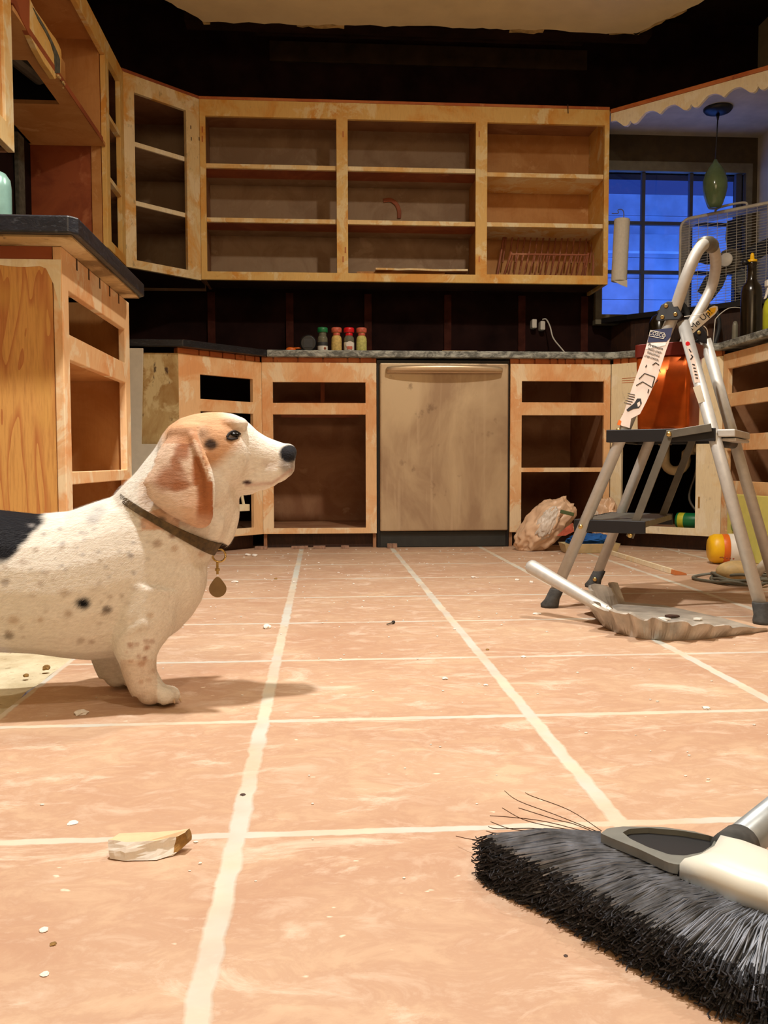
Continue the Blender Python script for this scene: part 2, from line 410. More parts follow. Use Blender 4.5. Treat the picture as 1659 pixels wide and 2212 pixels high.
# concrete area where tiles are gone: a gently uneven surface, with a ragged meeting line
nx, ny = 30, 70
g = [[bm.verts.new((-3.2+(i/nx)*(3.2+GX-S-.0)+(random.uniform(-.012, .0) if i == nx else 0), -2.6+j*(1.95+2.6)/ny, -.006+random.uniform(-.002, .003))) for j in range(ny+1)] for i in range(nx+1)]
for i in range(nx):
    for j in range(ny): bm.faces.new((g[i][j], g[i+1][j], g[i+1][j+1], g[i][j+1]))
r = bmesh.ops.extrude_face_region(bm, geom=list(bm.faces))
for v in [v for v in r['geom'] if isinstance(v, bmesh.types.BMVert)]: v.co.z = -.05
o = struct('floor', bm, M['slab']); o.name = 'floor_concrete'
bm = B(); box(bm, -3.3, GX-S, 1.95, WY+.1, -.05, -.004); struct('floor_subfloor', bm, M['slab'])
# back wall with a window opening
W0 = at(1296, 682, Y=WY); WXA, WXB, WZA, WZB = 1.49, 2.265, 1.175, 1.925
Pb = Pl((WX-.1, WY), (RX+.1, WY), (0, 1))
bm = B(); Pb.frame(bm, 0, Pb.L, 0, 2.70, [(WXA-WX+.1, WXB-WX+.1, WZA, WZB)], .12)
wb = struct('wall_back', bm, M['wall_dark'])
for xpx in (457, 626, 795, 967, 1127, 1262):
    c = at(xpx, 700, Y=WY-.012); bm = B(); box(bm, c.x-.019, c.x+.019, WY-.016, WY-.0005, .92, 1.27)
    obj('stud', bm, M['stud'], wb)
bm = B(); box(bm, WX-.12, WX, 1.75, WY, 0, 2.70); struct('wall_left', bm, M['wall_dark'])
bm = B(); box(bm, RX, RX+.12, -2.6, WY, 0, 2.70); struct('wall_right', bm, M['nook'])
bm = B(); box(bm, -3.3, RX+.12, -2.72, -2.6, -.05, 2.70); struct('wall_front', bm, M['house'])
bm = B(); box(bm, -3.3, -3.2, -2.6, 1.87, -.05, 2.70); box(bm, -3.2, WX-.12, 1.75, 1.87, -.05, 2.70); struct('wall_side', bm, M['house'])
# upper cavity over the cabinets, and the drywall ceiling with its torn edge
bm = B(); box(bm, -3.3, RX+.12, -2.6, WY+.12, 2.70, 2.75); struct('ceiling_joist_deck', bm, M['cavity'])
CZ = 2.42
edge = [(-.70, 1.2), (-.685, 4.02), (-.53, 4.235), (1.50, 4.21), (1.70, 3.90), (1.72, 1.2)]
rag = []
for a, b in zip(edge, edge[1:]):
    a, b = Vector((*a, 0)), Vector((*b, 0)); L = (b-a).length; nn = max(2, int(L/.035)); nr = Vector(((b-a).y, -(b-a).x, 0)).normalized(); w_ = 0
    for k in range(nn):
        w_ = .75*w_+random.uniform(-.010, .010)
        rag.append(a+(b-a)*k/nn+nr*w_)
rag.append(Vector((1.72, 1.2, 0)))
bm = B(); poly = [Vector((-3.2, 1.2, 0)), Vector((-3.2, -2.6, 0)), Vector((RX, -2.6, 0)), Vector((RX, 1.2, 0))]
full = rag+poly[::-1]
prism(bm, [p+Vector((0, 0, CZ)) for p in full], (0, 0, .014)); struct('ceiling', bm, M['ceiling'])
# torn second layer peeking out, and the framing strip where the bulkhead hung
bm = B()
for a, b, d in (((-.70, 3.0), (-.53-.0, 4.27), .03), ((-.10, 4.262), (.12, 4.262), .03), ((.90, 4.25), (1.06, 4.245), .03), ((1.38, 4.24), (1.52, 4.22), .03), ((1.50, 4.23), (1.66, 4.0), .035)):
    a, b = Vector((*a, CZ+.002)), Vector((*b, CZ+.002)); s_ = (b-a).normalized(); q = Vector((-s_.y, s_.x, 0))
    pts = [a+(b-a)*k/8+q*random.uniform(-.008, .012) for k in range(9)]+[a+(b-a)*k/8-q*d for k in range(8, -1, -1)]
    prism(bm, pts, (0, 0, .010))
struct('trim_1', bm, M['torn'])
bm = B(); box(bm, -.62, 1.60, 4.27, 4.36, 2.44, 2.50); box(bm, -.3, 1.3, 4.40, 4.42, 2.45, 2.60); struct('trim_2', bm, M['cavity'])
bm = B()
box(bm, -.25, 1.4, 4.66, WY, 2.44, 2.54)
struct('trim_3', bm, M['cavity2'])
# lowered ceiling of the sink nook and the walls of the nook
bm = B(); prism(bm, [(1.436, 4.675, 2.113), (1.436, 4.42, 2.113), (1.99, 3.86, 2.113), (2.33, 3.86, 2.113), (2.33, 4.675, 2.113)], (0, 0, .02)); struct('ceiling_nook', bm, M['nook'])
bm = B(); box(bm, 1.45, WXA-.0, WY-.02, WY-.001, 1.13, 2.113); box(bm, WXA, WXB, WY-.02, WY-.001, WZB+.05, 2.113); box(bm, WXB, RX, WY-.02, WY-.001, 1.13, 2.113)
struct('trim_4', bm, simple('brown_unpainted_window_wall', (74, 60, 36), .9))
# window
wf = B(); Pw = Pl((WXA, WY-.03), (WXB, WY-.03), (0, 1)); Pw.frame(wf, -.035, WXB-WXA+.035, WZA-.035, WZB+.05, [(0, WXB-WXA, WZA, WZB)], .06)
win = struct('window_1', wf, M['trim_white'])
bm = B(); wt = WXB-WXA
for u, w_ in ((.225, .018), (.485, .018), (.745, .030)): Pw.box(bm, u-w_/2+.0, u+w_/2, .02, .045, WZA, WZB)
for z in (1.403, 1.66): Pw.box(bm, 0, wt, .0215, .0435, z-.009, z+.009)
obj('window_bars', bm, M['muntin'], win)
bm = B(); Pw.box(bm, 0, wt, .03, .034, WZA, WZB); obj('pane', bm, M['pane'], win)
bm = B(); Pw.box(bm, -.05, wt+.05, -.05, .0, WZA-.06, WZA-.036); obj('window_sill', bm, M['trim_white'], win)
# outside: dusk porch screens and siding far beyond the pane
bm = B()
for k in range(14): box(bm, .4, 6.4, 7.2-.01*(k % 2), 7.25, .2+k*.17, .2+k*.17+.165)
struct('wall_outside', bm, M['siding'])
bm = B(); box(bm, .2, 6.6, 6.9, 6.98, 2.05, 2.18); box(bm, 1.9, 1.99, 6.9, 7.0, 0, 2.1); struct('trim_5', bm, M['siding'])

# ------------------------------------------------------------------ wall cabinets
ZB, ZT = 1.275, 2.125
UP_ = Pl((-.57, 4.37), (1.43, 4.37), (0, 1))
def holes(P, rects):
    out = []
    for x0, y0, x1, y1 in rects:
        a, b = P.px(x0, y0), P.px(x1, y1); out.append((min(a[0], b[0]), max(a[0], b[0]), min(a[1], b[1]), max(a[1], b[1])))
    return out
r = root('wall_cabinet', (.43, 4.37, ZB), 'long stripped wall cabinet with three open bays on the back wall', 'cabinet')
hs = [(.028, .653, 1.315, 2.048), (.708, 1.334, 1.315, 2.048), (1.391, 1.976, 1.318, 2.050)]
bm = B(); UP_.frame(bm, 0, 2.0, ZB, ZT, hs); obj('face_frame', bm, M['pine_up'], r, bevel=.0015)
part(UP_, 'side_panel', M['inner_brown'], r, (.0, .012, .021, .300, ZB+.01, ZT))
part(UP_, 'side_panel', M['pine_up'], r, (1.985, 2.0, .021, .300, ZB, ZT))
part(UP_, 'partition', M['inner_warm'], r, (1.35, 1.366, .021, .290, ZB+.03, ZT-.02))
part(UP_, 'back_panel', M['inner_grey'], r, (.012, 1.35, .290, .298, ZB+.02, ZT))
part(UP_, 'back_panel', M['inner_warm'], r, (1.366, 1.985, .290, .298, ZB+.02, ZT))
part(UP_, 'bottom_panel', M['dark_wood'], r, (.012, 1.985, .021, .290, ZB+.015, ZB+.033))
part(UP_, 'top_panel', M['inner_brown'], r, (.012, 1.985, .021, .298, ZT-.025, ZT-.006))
for (u0, u1), mm in (((.012, 1.35), 'red_strip'), ((1.366, 1.985), 'inner_warm')):
    for z in (1.812, 1.556) if u0 < 1 else (1.798, 1.556):
        s = part(UP_, 'shelf', M['inner_grey'] if u0 < 1 else M['shelf_edge'], r, (u0, u1, .040, .288, z, z+.018))
        part(UP_, 'shelf_lip', M['shelf_edge'], s, (u0, u1, .0205, .0395, z-.001, z+.020))
        if u0 < 1: part(UP_, 'bare_strip', M['red_strip'], s, (u0, u1, .041, .17, z-.002, z-.0002), 0)
part(UP_, 'top_strip', M['shim'], r, (-.005, 2.0, .0, .02, ZT+.0005, ZT+.014))
# clinging blobs of old paint, hinge marks
for x0, y0 in ((437, 280), (437, 300), (741, 290), (741, 560), (1035, 290), (1035, 560), (746, 540)):
    u, z = UP_.px(x0, y0); bm = B(); UP_.box(bm, u-.003, u+.003, -.0012, .002, z-.014, z+.014); obj('hinge_mark', bm, M['shim'], r)
bm = B(); u, z = UP_.px(1226, 240); tube(bm, [UP_.p(u, -.004, z+.03), UP_.p(u, -.006, z+.012), UP_.p(u+.002, -.004, z-.012)], .0022, 6); obj('drip_mark', bm, M['dark_wood'], r)
# curved stain ring inside middle bay: a strip of old glue
bm = B(); pts = [on(x, y, (0, 4.655, 0), (0, 1, 0)) for x, y in ((828, 434), (842, 432), (855, 440), (862, 455), (862, 472))]
for a in pts: a.y = 4.652
tube(bm, smoothpath(pts), .010, 8, flat=.2, upv=(1, 0, 0)); obj('glue_mark', bm, M['red_strip'], r)

# diagonal corner wall cabinet
DG = Pl((-.865, 4.09), (-.57, 4.37), (-1, 1))
r = root('corner_wall_cabinet', (-.72, 4.23, ZB), 'cream and amber diagonal corner wall cabinet with two open shelves', 'cabinet')
bm = B(); DG.frame(bm, 0, DG.L, ZB-.004, ZT, [(.055, .332, 1.309, 2.050)]); obj('face_frame', bm, M['pine_pale'], r, bevel=.0015)
pent = [(-.865, 4.115), (-.60, 4.37), (-.585, 4.66), (WX+.01, 4.66), (WX+.01, 4.10), (-.90, 4.10)]
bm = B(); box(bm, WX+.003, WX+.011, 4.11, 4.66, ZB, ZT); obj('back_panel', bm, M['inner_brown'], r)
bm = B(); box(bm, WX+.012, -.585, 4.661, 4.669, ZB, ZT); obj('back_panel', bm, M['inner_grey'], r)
for z, nm, mm in ((ZB+.012, 'bottom_panel', 'dark_wood'), (ZT-.02, 'top_panel', 'inner_brown'), (1.822, 'shelf', 'inner_grey'), (1.560, 'shelf', 'inner_grey')):
    bm = B(); prism(bm, [(x, y, z) for x, y in ([(-.862, 4.122), (-.607, 4.365), (-.590, 4.655), (WX+.014, 4.655), (WX+.014, 4.13), (-.90, 4.13)])], (0, 0, .018)); s = obj(nm, bm, M[mm], r)
    if nm == 'shelf': part(DG, 'shelf_lip', M['cream_wood'], s, (.030, DG.L-.03, .0205, .032, z-.001, z+.020))
part(DG, 'top_strip', M['red_strip'], r, (-.006, DG.L, .0, .015, ZT+.0005, ZT+.014))
for x0, y0 in ((412, 275), (413, 300), (430, 300)):
    u, z = DG.px(x0, y0); bm = B(); DG.box(bm, u-.002, u+.002, -.0012, .002, z-.008, z+.008); obj('hinge_mark', bm, M['dark_wood'], r)

# left wall: narrow cabinet, hood cabinet, near cabinet (faces look to +X)
LF = Pl((-.865, 0), (-.865, 5), (-1, 0))
r = root('narrow_wall_cabinet', (-.865, 3.92, ZB), 'narrow wall cabinet with open shelves between the hood space and corner cabinet', 'cabinet')
bm = B(); LF.frame(bm, 3.752, 4.089, ZB, ZT, [(3.815, 4.02, 1.315, 2.052)]); obj('face_frame', bm, M['pine_up'], r, bevel=.0015)
bm = B(); box(bm, WX+.002, -.887, 3.752, 3.768, ZB, ZT); obj('side_panel', bm, M['red_strip'], r, label='dark red-brown side panel')
bm = B(); box(bm, -.925, -.887, 3.7475, 3.7515, ZB, 1.69); obj('side_strip', bm, M['inner_warm'], r)
bm = B(); box(bm, WX+.002, WX+.010, 3.77, 4.09, ZB, ZT); obj('back_panel', bm, M['inner_brown'], r)
for z, nm in ((ZB+.012, 'bottom_panel'), (ZT-.02, 'top_panel'), (1.815, 'shelf'), (1.56, 'shelf')):
    bm = B(); box(bm, WX+.012, -.888, 3.77, 4.088, z, z+.016); s = obj(nm, bm, M['inner_brown'], r)
    if nm == 'shelf':
        bm = B(); box(bm, -.8878, -.8655, 3.78, 4.06, z-.001, z+.018); obj('shelf_lip', bm, M['shelf_edge'], s)

ZH = 1.680
r = root('hood_cabinet', (-.865, 3.2, ZH), 'open cabinet over the stove gap with a dark vent hole in its bottom', 'cabinet')
bm = B(); LF.frame(bm, 2.645, 3.750, 2.045, ZT, []); obj('top_rail', bm, M['pine_up'], r, bevel=.0015)
bm = B(); box(bm, WX+.002, -.887, 3.735, 3.7505, ZH+.016, ZT); obj('side_panel', bm, M['inner_warm'], r)
bm = B(); box(bm, WX+.002, -.887, 2.645, 2.66, ZH, ZT); obj('side_panel', bm, M['inner_warm'], r)
bm = B(); box(bm, WX+.002, WX+.012, 2.66, 3.735, ZH, ZT); obj('back_panel', bm, M['inner_warm'], r)
bm = B(); box(bm, WX+.012, -.887, 2.66, 3.735, ZT-.03, ZT-.012); obj('top_panel', bm, M['inner_warm'], r)
PH = Pl((WX+.002, 0), (-.870, 0), (0, 1))
bm = B()      # bottom with square vent hole, flat grid
xs, ys = [WX+.002, -1.10, -.930, -.868], [2.66, 2.98, 3.33, 3.750]
for i in range(3):
    for j in range(3):
        if (i, j) == (1, 1): continue
        box(bm, xs[i], xs[i+1], ys[j], ys[j+1], ZH, ZH+.014)
bmesh.ops.remove_doubles(bm, verts=bm.verts, dist=.0001)
obj('bottom_panel', bm, M['inner_warm'], r)
bm = B(); box(bm, -1.13, -.90, 2.95, 3.36, ZH+.10, ZH+.32); 
for f in [f for f in bm.faces if f.calc_center_median().z < ZH+.11]: bm.faces.remove(f)
box(bm, -1.13, -.90, 2.95, 3.36, ZH+.015, ZH+.018)
bm.free(); bm = B()
for a in ((-1.12, -1.10, 2.98, 3.33), (-.93, -.915, 2.98, 3.33), (-1.12, -.915, 2.965, 2.98), (-1.12, -.915, 3.33, 3.345)): box(bm, *a, ZH+.015, ZH+.14)
box(bm, -1.12, -.915, 2.965, 3.345, ZH+.141, ZH+.15)
obj('hole_dark_liner', bm, M['black'], r)  # black liner put in to make the vent hole look dark inside
bm = B(); box(bm, -.9145, -.9125, 2.96, 3.35, ZH+.015, ZH+.153); box(bm, -1.125, -.9146, 2.96, 3.35, ZH+.1505, ZH+.153); box(bm, -1.125, -.9146, 3.3455, 3.35, ZH+.015, ZH+.150); box(bm, -1.125, -.9146, 2.96, 2.9645, ZH+.015, ZH+.150); obj('dark_liner_shell', bm, M['inner_warm'], r)  # tan shell added to hide the black liner from the open front
bm = B(); tube(bm, [(-1.06, 3.05, ZH+.10), (-.98, 3.28, ZH+.08)], .035, 14); obj('vent_pipe', bm, M['alu_dull'], r)
bm = B(); box(bm, -.868, -.8655, 2.80, 3.70, ZH-.002, ZH+.018); obj('bottom_lip', bm, M['red_strip'], r)
vp = [(60, -60), (66, 0), (76, 20), (93, 44), (107, 66), (120, 83), (127, 96), (132, 108), (133, 119), (132, 140), (131, 157), (125, 166), (119, 171), (108, 154), (96, 137), (80, 108), (66, 78), (40, 20), (10, -60)]
bm = B(); prism(bm, [on(x, y, (-.866, 0, 0), (1, 0, 0)) for x, y in vp], (-.018, 0, 0)); va = obj('broken_valance', bm, M['pine_up'], r, bevel=.001, label='broken arched board with grey paint left on it')
gp = [(72, 16), (84, 44), (98, 68), (110, 92), (118, 118), (120, 158), (130, 158), (130, 128), (124, 112), (112, 86), (100, 62), (88, 42), (78, 26)]
M['old_grey'] = simple('old_grey_paint', (104, 104, 92), .8, 0, .3, 40)
bm = B(); prism(bm, [on(x, y, (-.8635, 0, 0), (1, 0, 0)) for x, y in gp], (-.0025, 0, 0)); obj('paint_remnant', bm, M['old_grey'], va)
for x, y, q in ((125, 164, .008), (129, 168, .007), (136, 178, .008), (139, 182, .006), (136, 190, .004)):
    c = on(x, y, (-.860, 0, 0), (1, 0, 0)); bm = B(); bmesh.ops.create_icosphere(bm, subdivisions=1, radius=q, matrix=Matrix.Translation(c) @ Matrix.Diagonal((.7, 1, .8, 1))); obj('torn_fibre', bm, M['torn'], va)
bm = B(); prism(bm, [on(x, y, (-.8655, 0, 0), (1, 0, 0)) for x, y in ((14, 0), (30, 8), (50, 48), (64, 76), (64, -40), (14, -40))], (-.015, 0, 0)); obj('back_board', bm, M['red_strip'], r)

r = root('wall_cabinet', (-.865, 2.3, ZB), 'wall cabinet cut off at the left edge, pale frame round an orange-brown panel', 'cabinet')
bm = B(); LF.frame(bm, 1.90, 2.640, ZB, ZT, [(1.96, 2.575, 1.34, 2.06)]); obj('face_frame', bm, M['shelf_edge'], r, bevel=.0015)
bm = B(); box(bm, -.884, -.874, 1.955, 2.58, 1.335, 2.065); obj('door_panel', bm, M['plywood'], r)
bm = B(); box(bm, WX+.002, -.887, 1.90, 2.64, ZB+.01, ZB+.028); obj('bottom_panel', bm, M['dark_wood'], r)
bm = B(); box(bm, WX+.002, -.887, 2.625, 2.6399, ZB, ZT); obj('side_panel', bm, M['inner_brown'], r)
bm = B(); box(bm, WX+.002, -.887, 1.90, 1.915, ZB, ZT); obj('side_panel', bm, M['inner_brown'], r)
bm = B(); box(bm, WX+.002, -.887, 1.916, 2.624, ZT-.02, ZT); obj('top_panel', bm, M['inner_brown'], r)

# scalloped valance over the sink
VL = Pl((1.436, 4.372), (2.02, 3.80), (1, 1))
zv = 2.035
bot = []
n = 150; u_c = VL.px(1426, 230)[0]
for k in range(n+1):
    u = VL.L*k/n; ph = (u/.135) % 1.0
    ph = ((u-u_c)/.30) % 1.0; ph = min(ph, 1-ph)
    K_ = [(0, .62), (.05, .42), (.11, .28), (.18, .22), (.25, .26), (.32, .50), (.38, .74), (.43, .80), (.47, .72), (.5, .48)]
    for (a, va_), (b, vb_) in zip(K_, K_[1:]):
        if a <= ph <= b: dep = va_+(vb_-va_)*(ph-a)/(b-a)
    bot.append((u, 2.108-.022-.072*dep))
poly = [VL.p(0, 0, 2.108)]+[VL.p(u, 0, z) for u, z in bot]+[VL.p(VL.L, 0, 2.108)]
bm = B(); prism(bm, poly, VL.N*.018); o = obj('scalloped_valance', bm, M['cream_wood'], None, base=(1.73, 4.09, 2.05)); tag(o, 'white scalloped valance board hung across the corner above the sink', 'valance')
bm = B(); VL.box(bm, 0, VL.L, -.004, .03, 2.109, 2.127); obj('top_strip', bm, M['shim'], o)

# ------------------------------------------------------------------ base cabinets
BT, BB, CT = .845, .067, .898
BK = Pl((-.265, 4.05), (1.35, 4.05), (0, 1))
def base_back(x0, x1, hs, label, shelves, mat, seed):
    r = root('base_cabinet', ((x0+x1)/2, 4.05, 0), label, 'cabinet')
    bm = B(); BK.frame(bm, x0+.265, x1+.265, BB, BT, [(a+.265, b+.265, c, d) for a, b, c, d in hs]); obj('face_frame', bm, M[mat], r, bevel=.0015)
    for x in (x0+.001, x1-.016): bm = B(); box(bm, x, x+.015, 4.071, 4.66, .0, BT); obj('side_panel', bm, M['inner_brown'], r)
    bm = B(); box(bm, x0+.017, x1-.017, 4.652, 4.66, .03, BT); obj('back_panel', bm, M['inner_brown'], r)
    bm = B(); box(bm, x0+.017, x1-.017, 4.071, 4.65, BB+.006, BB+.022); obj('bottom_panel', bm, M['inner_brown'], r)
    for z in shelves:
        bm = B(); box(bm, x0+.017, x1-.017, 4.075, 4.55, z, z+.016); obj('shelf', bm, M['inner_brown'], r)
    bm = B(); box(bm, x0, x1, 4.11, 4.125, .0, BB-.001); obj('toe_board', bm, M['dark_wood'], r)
    return r
r = base_back(-.265, .254, [(-.216, .204, .663, .757), (-.216, .204, .093, .611)], 'peach pine base cabinet left of the dishwasher with one drawer opening above a tall opening', [], 'pine_low', 1)
bm = B(); box(bm, .0, .02, 4.45, 4.47, .64, BT); box(bm, -.2, .19, 4.50, 4.51, .62, .70); obj('drawer_rail', bm, M['red_strip'], r)
bm = B(); box(bm, -.247, .237, 4.10, 4.64, .355, .358); bm.free()
r = base_back(.873, 1.345, [(.927, 1.314, .668, .766), (.927, 1.314, .367, .609), (.927, 1.314, .089, .346)], 'peach pine base cabinet right of the dishwasher with three open spaces', [.346], 'pine_low', 2)

# diagonal base left of it
DL = Pl((-.585, 3.73), (-.265, 4.05), (-1, 1))
r = root('corner_base_cabinet', (-.42, 3.9, 0), 'diagonal corner base cabinet behind the dog with a dark drawer opening', 'cabinet')
bm = B(); DL.frame(bm, 0, DL.L, BB, BT, [(.110, .400, .663, .766), (.110, .400, .10, .611)]); obj('face_frame', bm, M['pine_low'], r, bevel=.0015)
bm = B(); box(bm, -.80, -.5855, 3.73, 3.746, .45, BT); obj('side_panel', bm, M['drain_panel'], r, label='mottled tan end panel')
bm = B(); box(bm, WX+.002, -.5855, 3.7465, 3.76, .0, BT-.03); obj('side_panel', bm, M['inner_brown'], r)
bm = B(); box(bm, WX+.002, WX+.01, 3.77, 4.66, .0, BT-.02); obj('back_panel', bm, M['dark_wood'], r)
bm = B(); prism(bm, [(-.575, 3.765, BB+.006), (-.285, 4.06, BB+.006), (-.285, 4.64, BB+.006), (WX+.02, 4.64, BB+.006), (WX+.02, 3.765, BB+.006)], (0, 0, .016)); obj('bottom_panel', bm, M['inner_brown'], r)
part(DL, 'toe_board', M['dark_wood'], r, (.0, DL.L, .07, .085, 0, BB-.001))
part(DL, 'front_shelf', M['cream_wood'], r, (.11, .40, .03, .06, .175, .205))
# crossed cream rods inside it
bm = B(); tube(bm, [DL.p(.22, .05, .30), DL.p(.335, .05, .205)], .007, 8); tube(bm, [DL.p(.385, .05, .155+.03), DL.p(.355, .055, .34)], .007, 8); obj('rack_rod', bm, M['cream_wood'], r)

# white boards standing in the stove gap in front of the corner unit
bm = B()
hb = [(-.86, 3.700, 0), (-.86, 3.700, .86), (-.722, 3.700, .86), (-.735, 3.700, .47), (-.595, 3.700, .47), (-.595, 3.700, 0)]
prism(bm, hb, (0, .012, 0)); o = obj('drywall_board', bm, simple('pale_grey_drywall', (206, 196, 176), .9, 0, .05), None, base=(-.73, 3.70, 0), bevel=.001)
tag(o, 'pale grey stepped drywall sheet standing between the plywood end cabinet and the corner unit', 'board')

# left base cabinet, end panel toward the camera
LB = Pl((-.58, 2.066), (-.58, 2.768), (-1, 0))
r = root('base_cabinet', (-.85, 2.4, 0), 'large plywood-ended base cabinet behind the dog at the left edge', 'cabinet')
bm = B(); LB.frame(bm, 0, .702, .0, BT+.034, [(.050, .640, .690, .790), (.050, .640, .372, .632), (.050, .640, .09, .342)]); ff = obj('face_frame', bm, M['pine_low'], r, bevel=.002)
bm = B(); box(bm, WX+.002, -.6015, 2.066, 2.084, .0, BT+.005); obj('end_panel', bm, M['plywood'], r, label='orange-brown plywood end panel')
bm = B(); n_ = 40
top = [(WX+.002+(-.585-WX-.002)*k/n_) for k in range(n_+1)]
pl = [(x, 2.0655, .835+.003*math.sin(x*40)-( .10*max(0, (x+.625)/.04)**2 if x > -.625 else 0)) for x in top]+[(-.581, 2.0655, .8495), (WX+.002, 2.0655, .8495)]
prism(bm, pl, (0, -.0012, 0)); obj('primer_band', bm, M['cream_wood'], r)
bm = B(); box(bm, WX+.002, -.6015, 2.068, 2.084, BT+.006, BT+.034); obj('top_band', bm, M['red_strip'], r)
bm = B(); box(bm, WX+.002, -.6015, 2.752, 2.768, .0, BT+.03); obj('side_panel', bm, M['inner_warm'], r)
bm = B(); box(bm, WX+.002, WX+.012, 2.085, 2.751, .0, BT+.03); obj('back_panel', bm, M['inner_brown'], r)
for z in (.09, .36, .655): bm = B(); box(bm, WX+.013, -.6015, 2.085, 2.751, z-.016, z); obj('shelf', bm, M['inner_warm'], r)

# sink cabinet (diagonal, cream paint)
SK = Pl((1.345, 4.05), (1.72, 3.70), (1, 1))
r = root('sink_cabinet', (1.53, 3.88, 0), 'cream painted diagonal sink cabinet with a vent panel and drain pipes showing', 'cabinet')
bm = B(); SK.frame(bm, .002, SK.L, BB, BT, [(.056, .402, .10, .482)]); obj('face_frame', bm, M['cream_wood'], r, bevel=.0015)
for z, w_ in ((.775, .13), (.765, .14), (.755, .08), (.61, .05)): bm = B(); SK.box(bm, .055, .055+w_, -.001, .003, z, z+.0022); obj('vent_slot', bm, M['shim'], r)
bm = B(); SK.box(bm, .415, .423, -.002, .002, .19, .24); obj('hinge', bm, M['brass'], r)
bm = B(); prism(bm, [(1.36, 4.07, BB+.006), (1.73, 3.73, BB+.006), (2.30, 3.73, BB+.006), (2.30, 4.64, BB+.006), (1.36, 4.64, BB+.006)], (0, 0, .016)); obj('bottom_panel', bm, M['inner_brown'], r)
part(SK, 'toe_board', M['dark_wood'], r, (.0, SK.L, .07, .085, 0, BB-.001))
# drain trap in it
c = SK.p(.25, .16, 0)
U_, N_ = SK.U, SK.N
pts = [c+U_*(-.05)+Vector((0, 0, .60)), c+U_*(-.05)+Vector((0, 0, .44))]+[c+U_*(-.05*math.cos(a))+Vector((0, 0, .40-.05*math.sin(a))) for a in [k*PI/8 for k in range(9)]]+[c+U_*.05+Vector((0, 0, .43)), c+U_*.08+Vector((0, 0, .455)), c+U_*.22+Vector((0, 0, .455))]
bm = B(); tube(bm, pts, .022, 12); tube(bm, [c+U_*(-.05)+Vector((0, 0, .47)), c+U_*(-.05)+Vector((0, 0, .50))], .03, 12); tube(bm, [c+U_*.06+Vector((0, 0, .455)), c+U_*.09+Vector((0, 0, .455))], .03, 12); obj('drain_pipe', bm, simple('off_white_pipe', (206, 188, 150), .5), r, smooth=True)
bm = B(); tube(bm, smoothpath([c+U_*.12+Vector((0, 0, .52)), c+U_*.08+N_*.05+Vector((0, 0, .35)), c+U_*.05+N_*.05+Vector((0, 0, .22)), c+U_*.12+N_*.05+Vector((0, 0, .13))]), .006, 8); obj('supply_hose', bm, M['alu_dull'], r, smooth=True)

# right run
RB = Pl((1.72, 3.70), (1.72, 1.9), (1, 0))
r = root('base_cabinet', (1.9, 2.9, 0), 'base cabinet run along the right edge with stacked drawer openings', 'cabinet')
bm = B(); L_ = 1.8; hz = [(.100, .248), (.312, .440), (.505, .625), (.680, .785)]
RB.frame(bm, 0.001, L_, .067, BT+.005, [(u, u+.52, a, b) for u in (.045, .63, 1.215) for a, b in hz]); obj('face_frame', bm, M['pine_low'], r, bevel=.0015)
bm = B(); box(bm, 2.30, 2.31, 1.9, 3.7, .067, BT); obj('back_panel', bm, M['dark_wood'], r)
for y in (3.685, 3.09, 2.5, 1.9): bm = B(); box(bm, 1.7415, 2.299, y-.0, y+.014, .067, BT); obj('partition', bm, M['inner_brown'], r)
bm = B(); box(bm, 1.78, 1.80, 1.9, 3.69, 0, .066); obj('toe_board', bm, M['dark_wood'], r)
bm = B(); box(bm, 1.7415, 2.299, 1.915, 3.684, .07, .086); obj('bottom_panel', bm, M['inner_brown'], r)

# blocking strips with gaps between the frames and the worktop
def blocking(P, u0, u1, zz, r_, step=.07, gap=.008):
    u = u0; bm = B()
    while u < u1-.02:
        w_ = min(random.choice([step, step*1.6, step*.8]), u1-u); P.box(bm, u, u+w_-gap, .004, .018, zz, zz+.022); u += w_
    P.box(bm, u0, u1, .012, .03, zz, zz+.021)
    obj('blocking_strip', bm, M['shim'], r_)
for nm, P, u0, u1, zz in (('base_cabinet', BK, 0, .519, BT+.0005), ('base_cabinet.002', BK, 1.138, 1.60, BT+.0005)):
    pass
cabs = [o for o in D.objects if o.get('category') == 'cabinet']
def find(lbl): return [o for o in cabs if lbl in o['label']][0]
blocking(BK, 0, .519, BT+.0005, find('left of the dishwasher')); blocking(BK, 1.138, 1.610, BT+.0005, find('right of the dishwasher'), .045)
blocking(DL, 0, DL.L, BT+.0005, find('behind the dog with a dark drawer')); blocking(SK, 0.01, SK.L, BT+.0005, find('sink cabinet'), .05); 

# ------------------------------------------------------------------ worktops
def slabtop(name, poly, z0, z1, mat, label):
    bm = B(); prism(bm, [(x, y, z0) for x, y in poly], (0, 0, z1-z0))
    o = obj(name, bm, mat, None, bevel=.004, base=(sum(p[0] for p in poly)/len(poly), sum(p[1] for p in poly)/len(poly), z0)); tag(o, label, 'worktop'); return o
cut = -.19
o = slabtop('worktop', [(-.24, 4.02), (1.35, 4.02), (1.69, 3.685), (1.69, 1.9), (2.325, 1.9), (2.325, 4.67), (-.24, 4.67)], .868, CT, M['counter'], 'chipped grey stone worktop over the dishwasher, sink corner and right run')
o = slabtop('worktop', [(-.241, 4.02), (-.2411, 4.67), (WX+.003, 4.67), (WX+.003, 3.70), (-.56, 3.70)], .868, CT, M['counter_dark'], 'black stone worktop over the diagonal corner unit at the back left')
o = slabtop('worktop', [(WX+.002, 1.965), (-.535, 1.965), (-.52, 1.985), (-.52, 2.70), (-.54, 2.72), (WX+.002, 2.72)], .884, .922, M['counter_dark'], 'black stone worktop on the plywood-ended cabinet at the left edge')
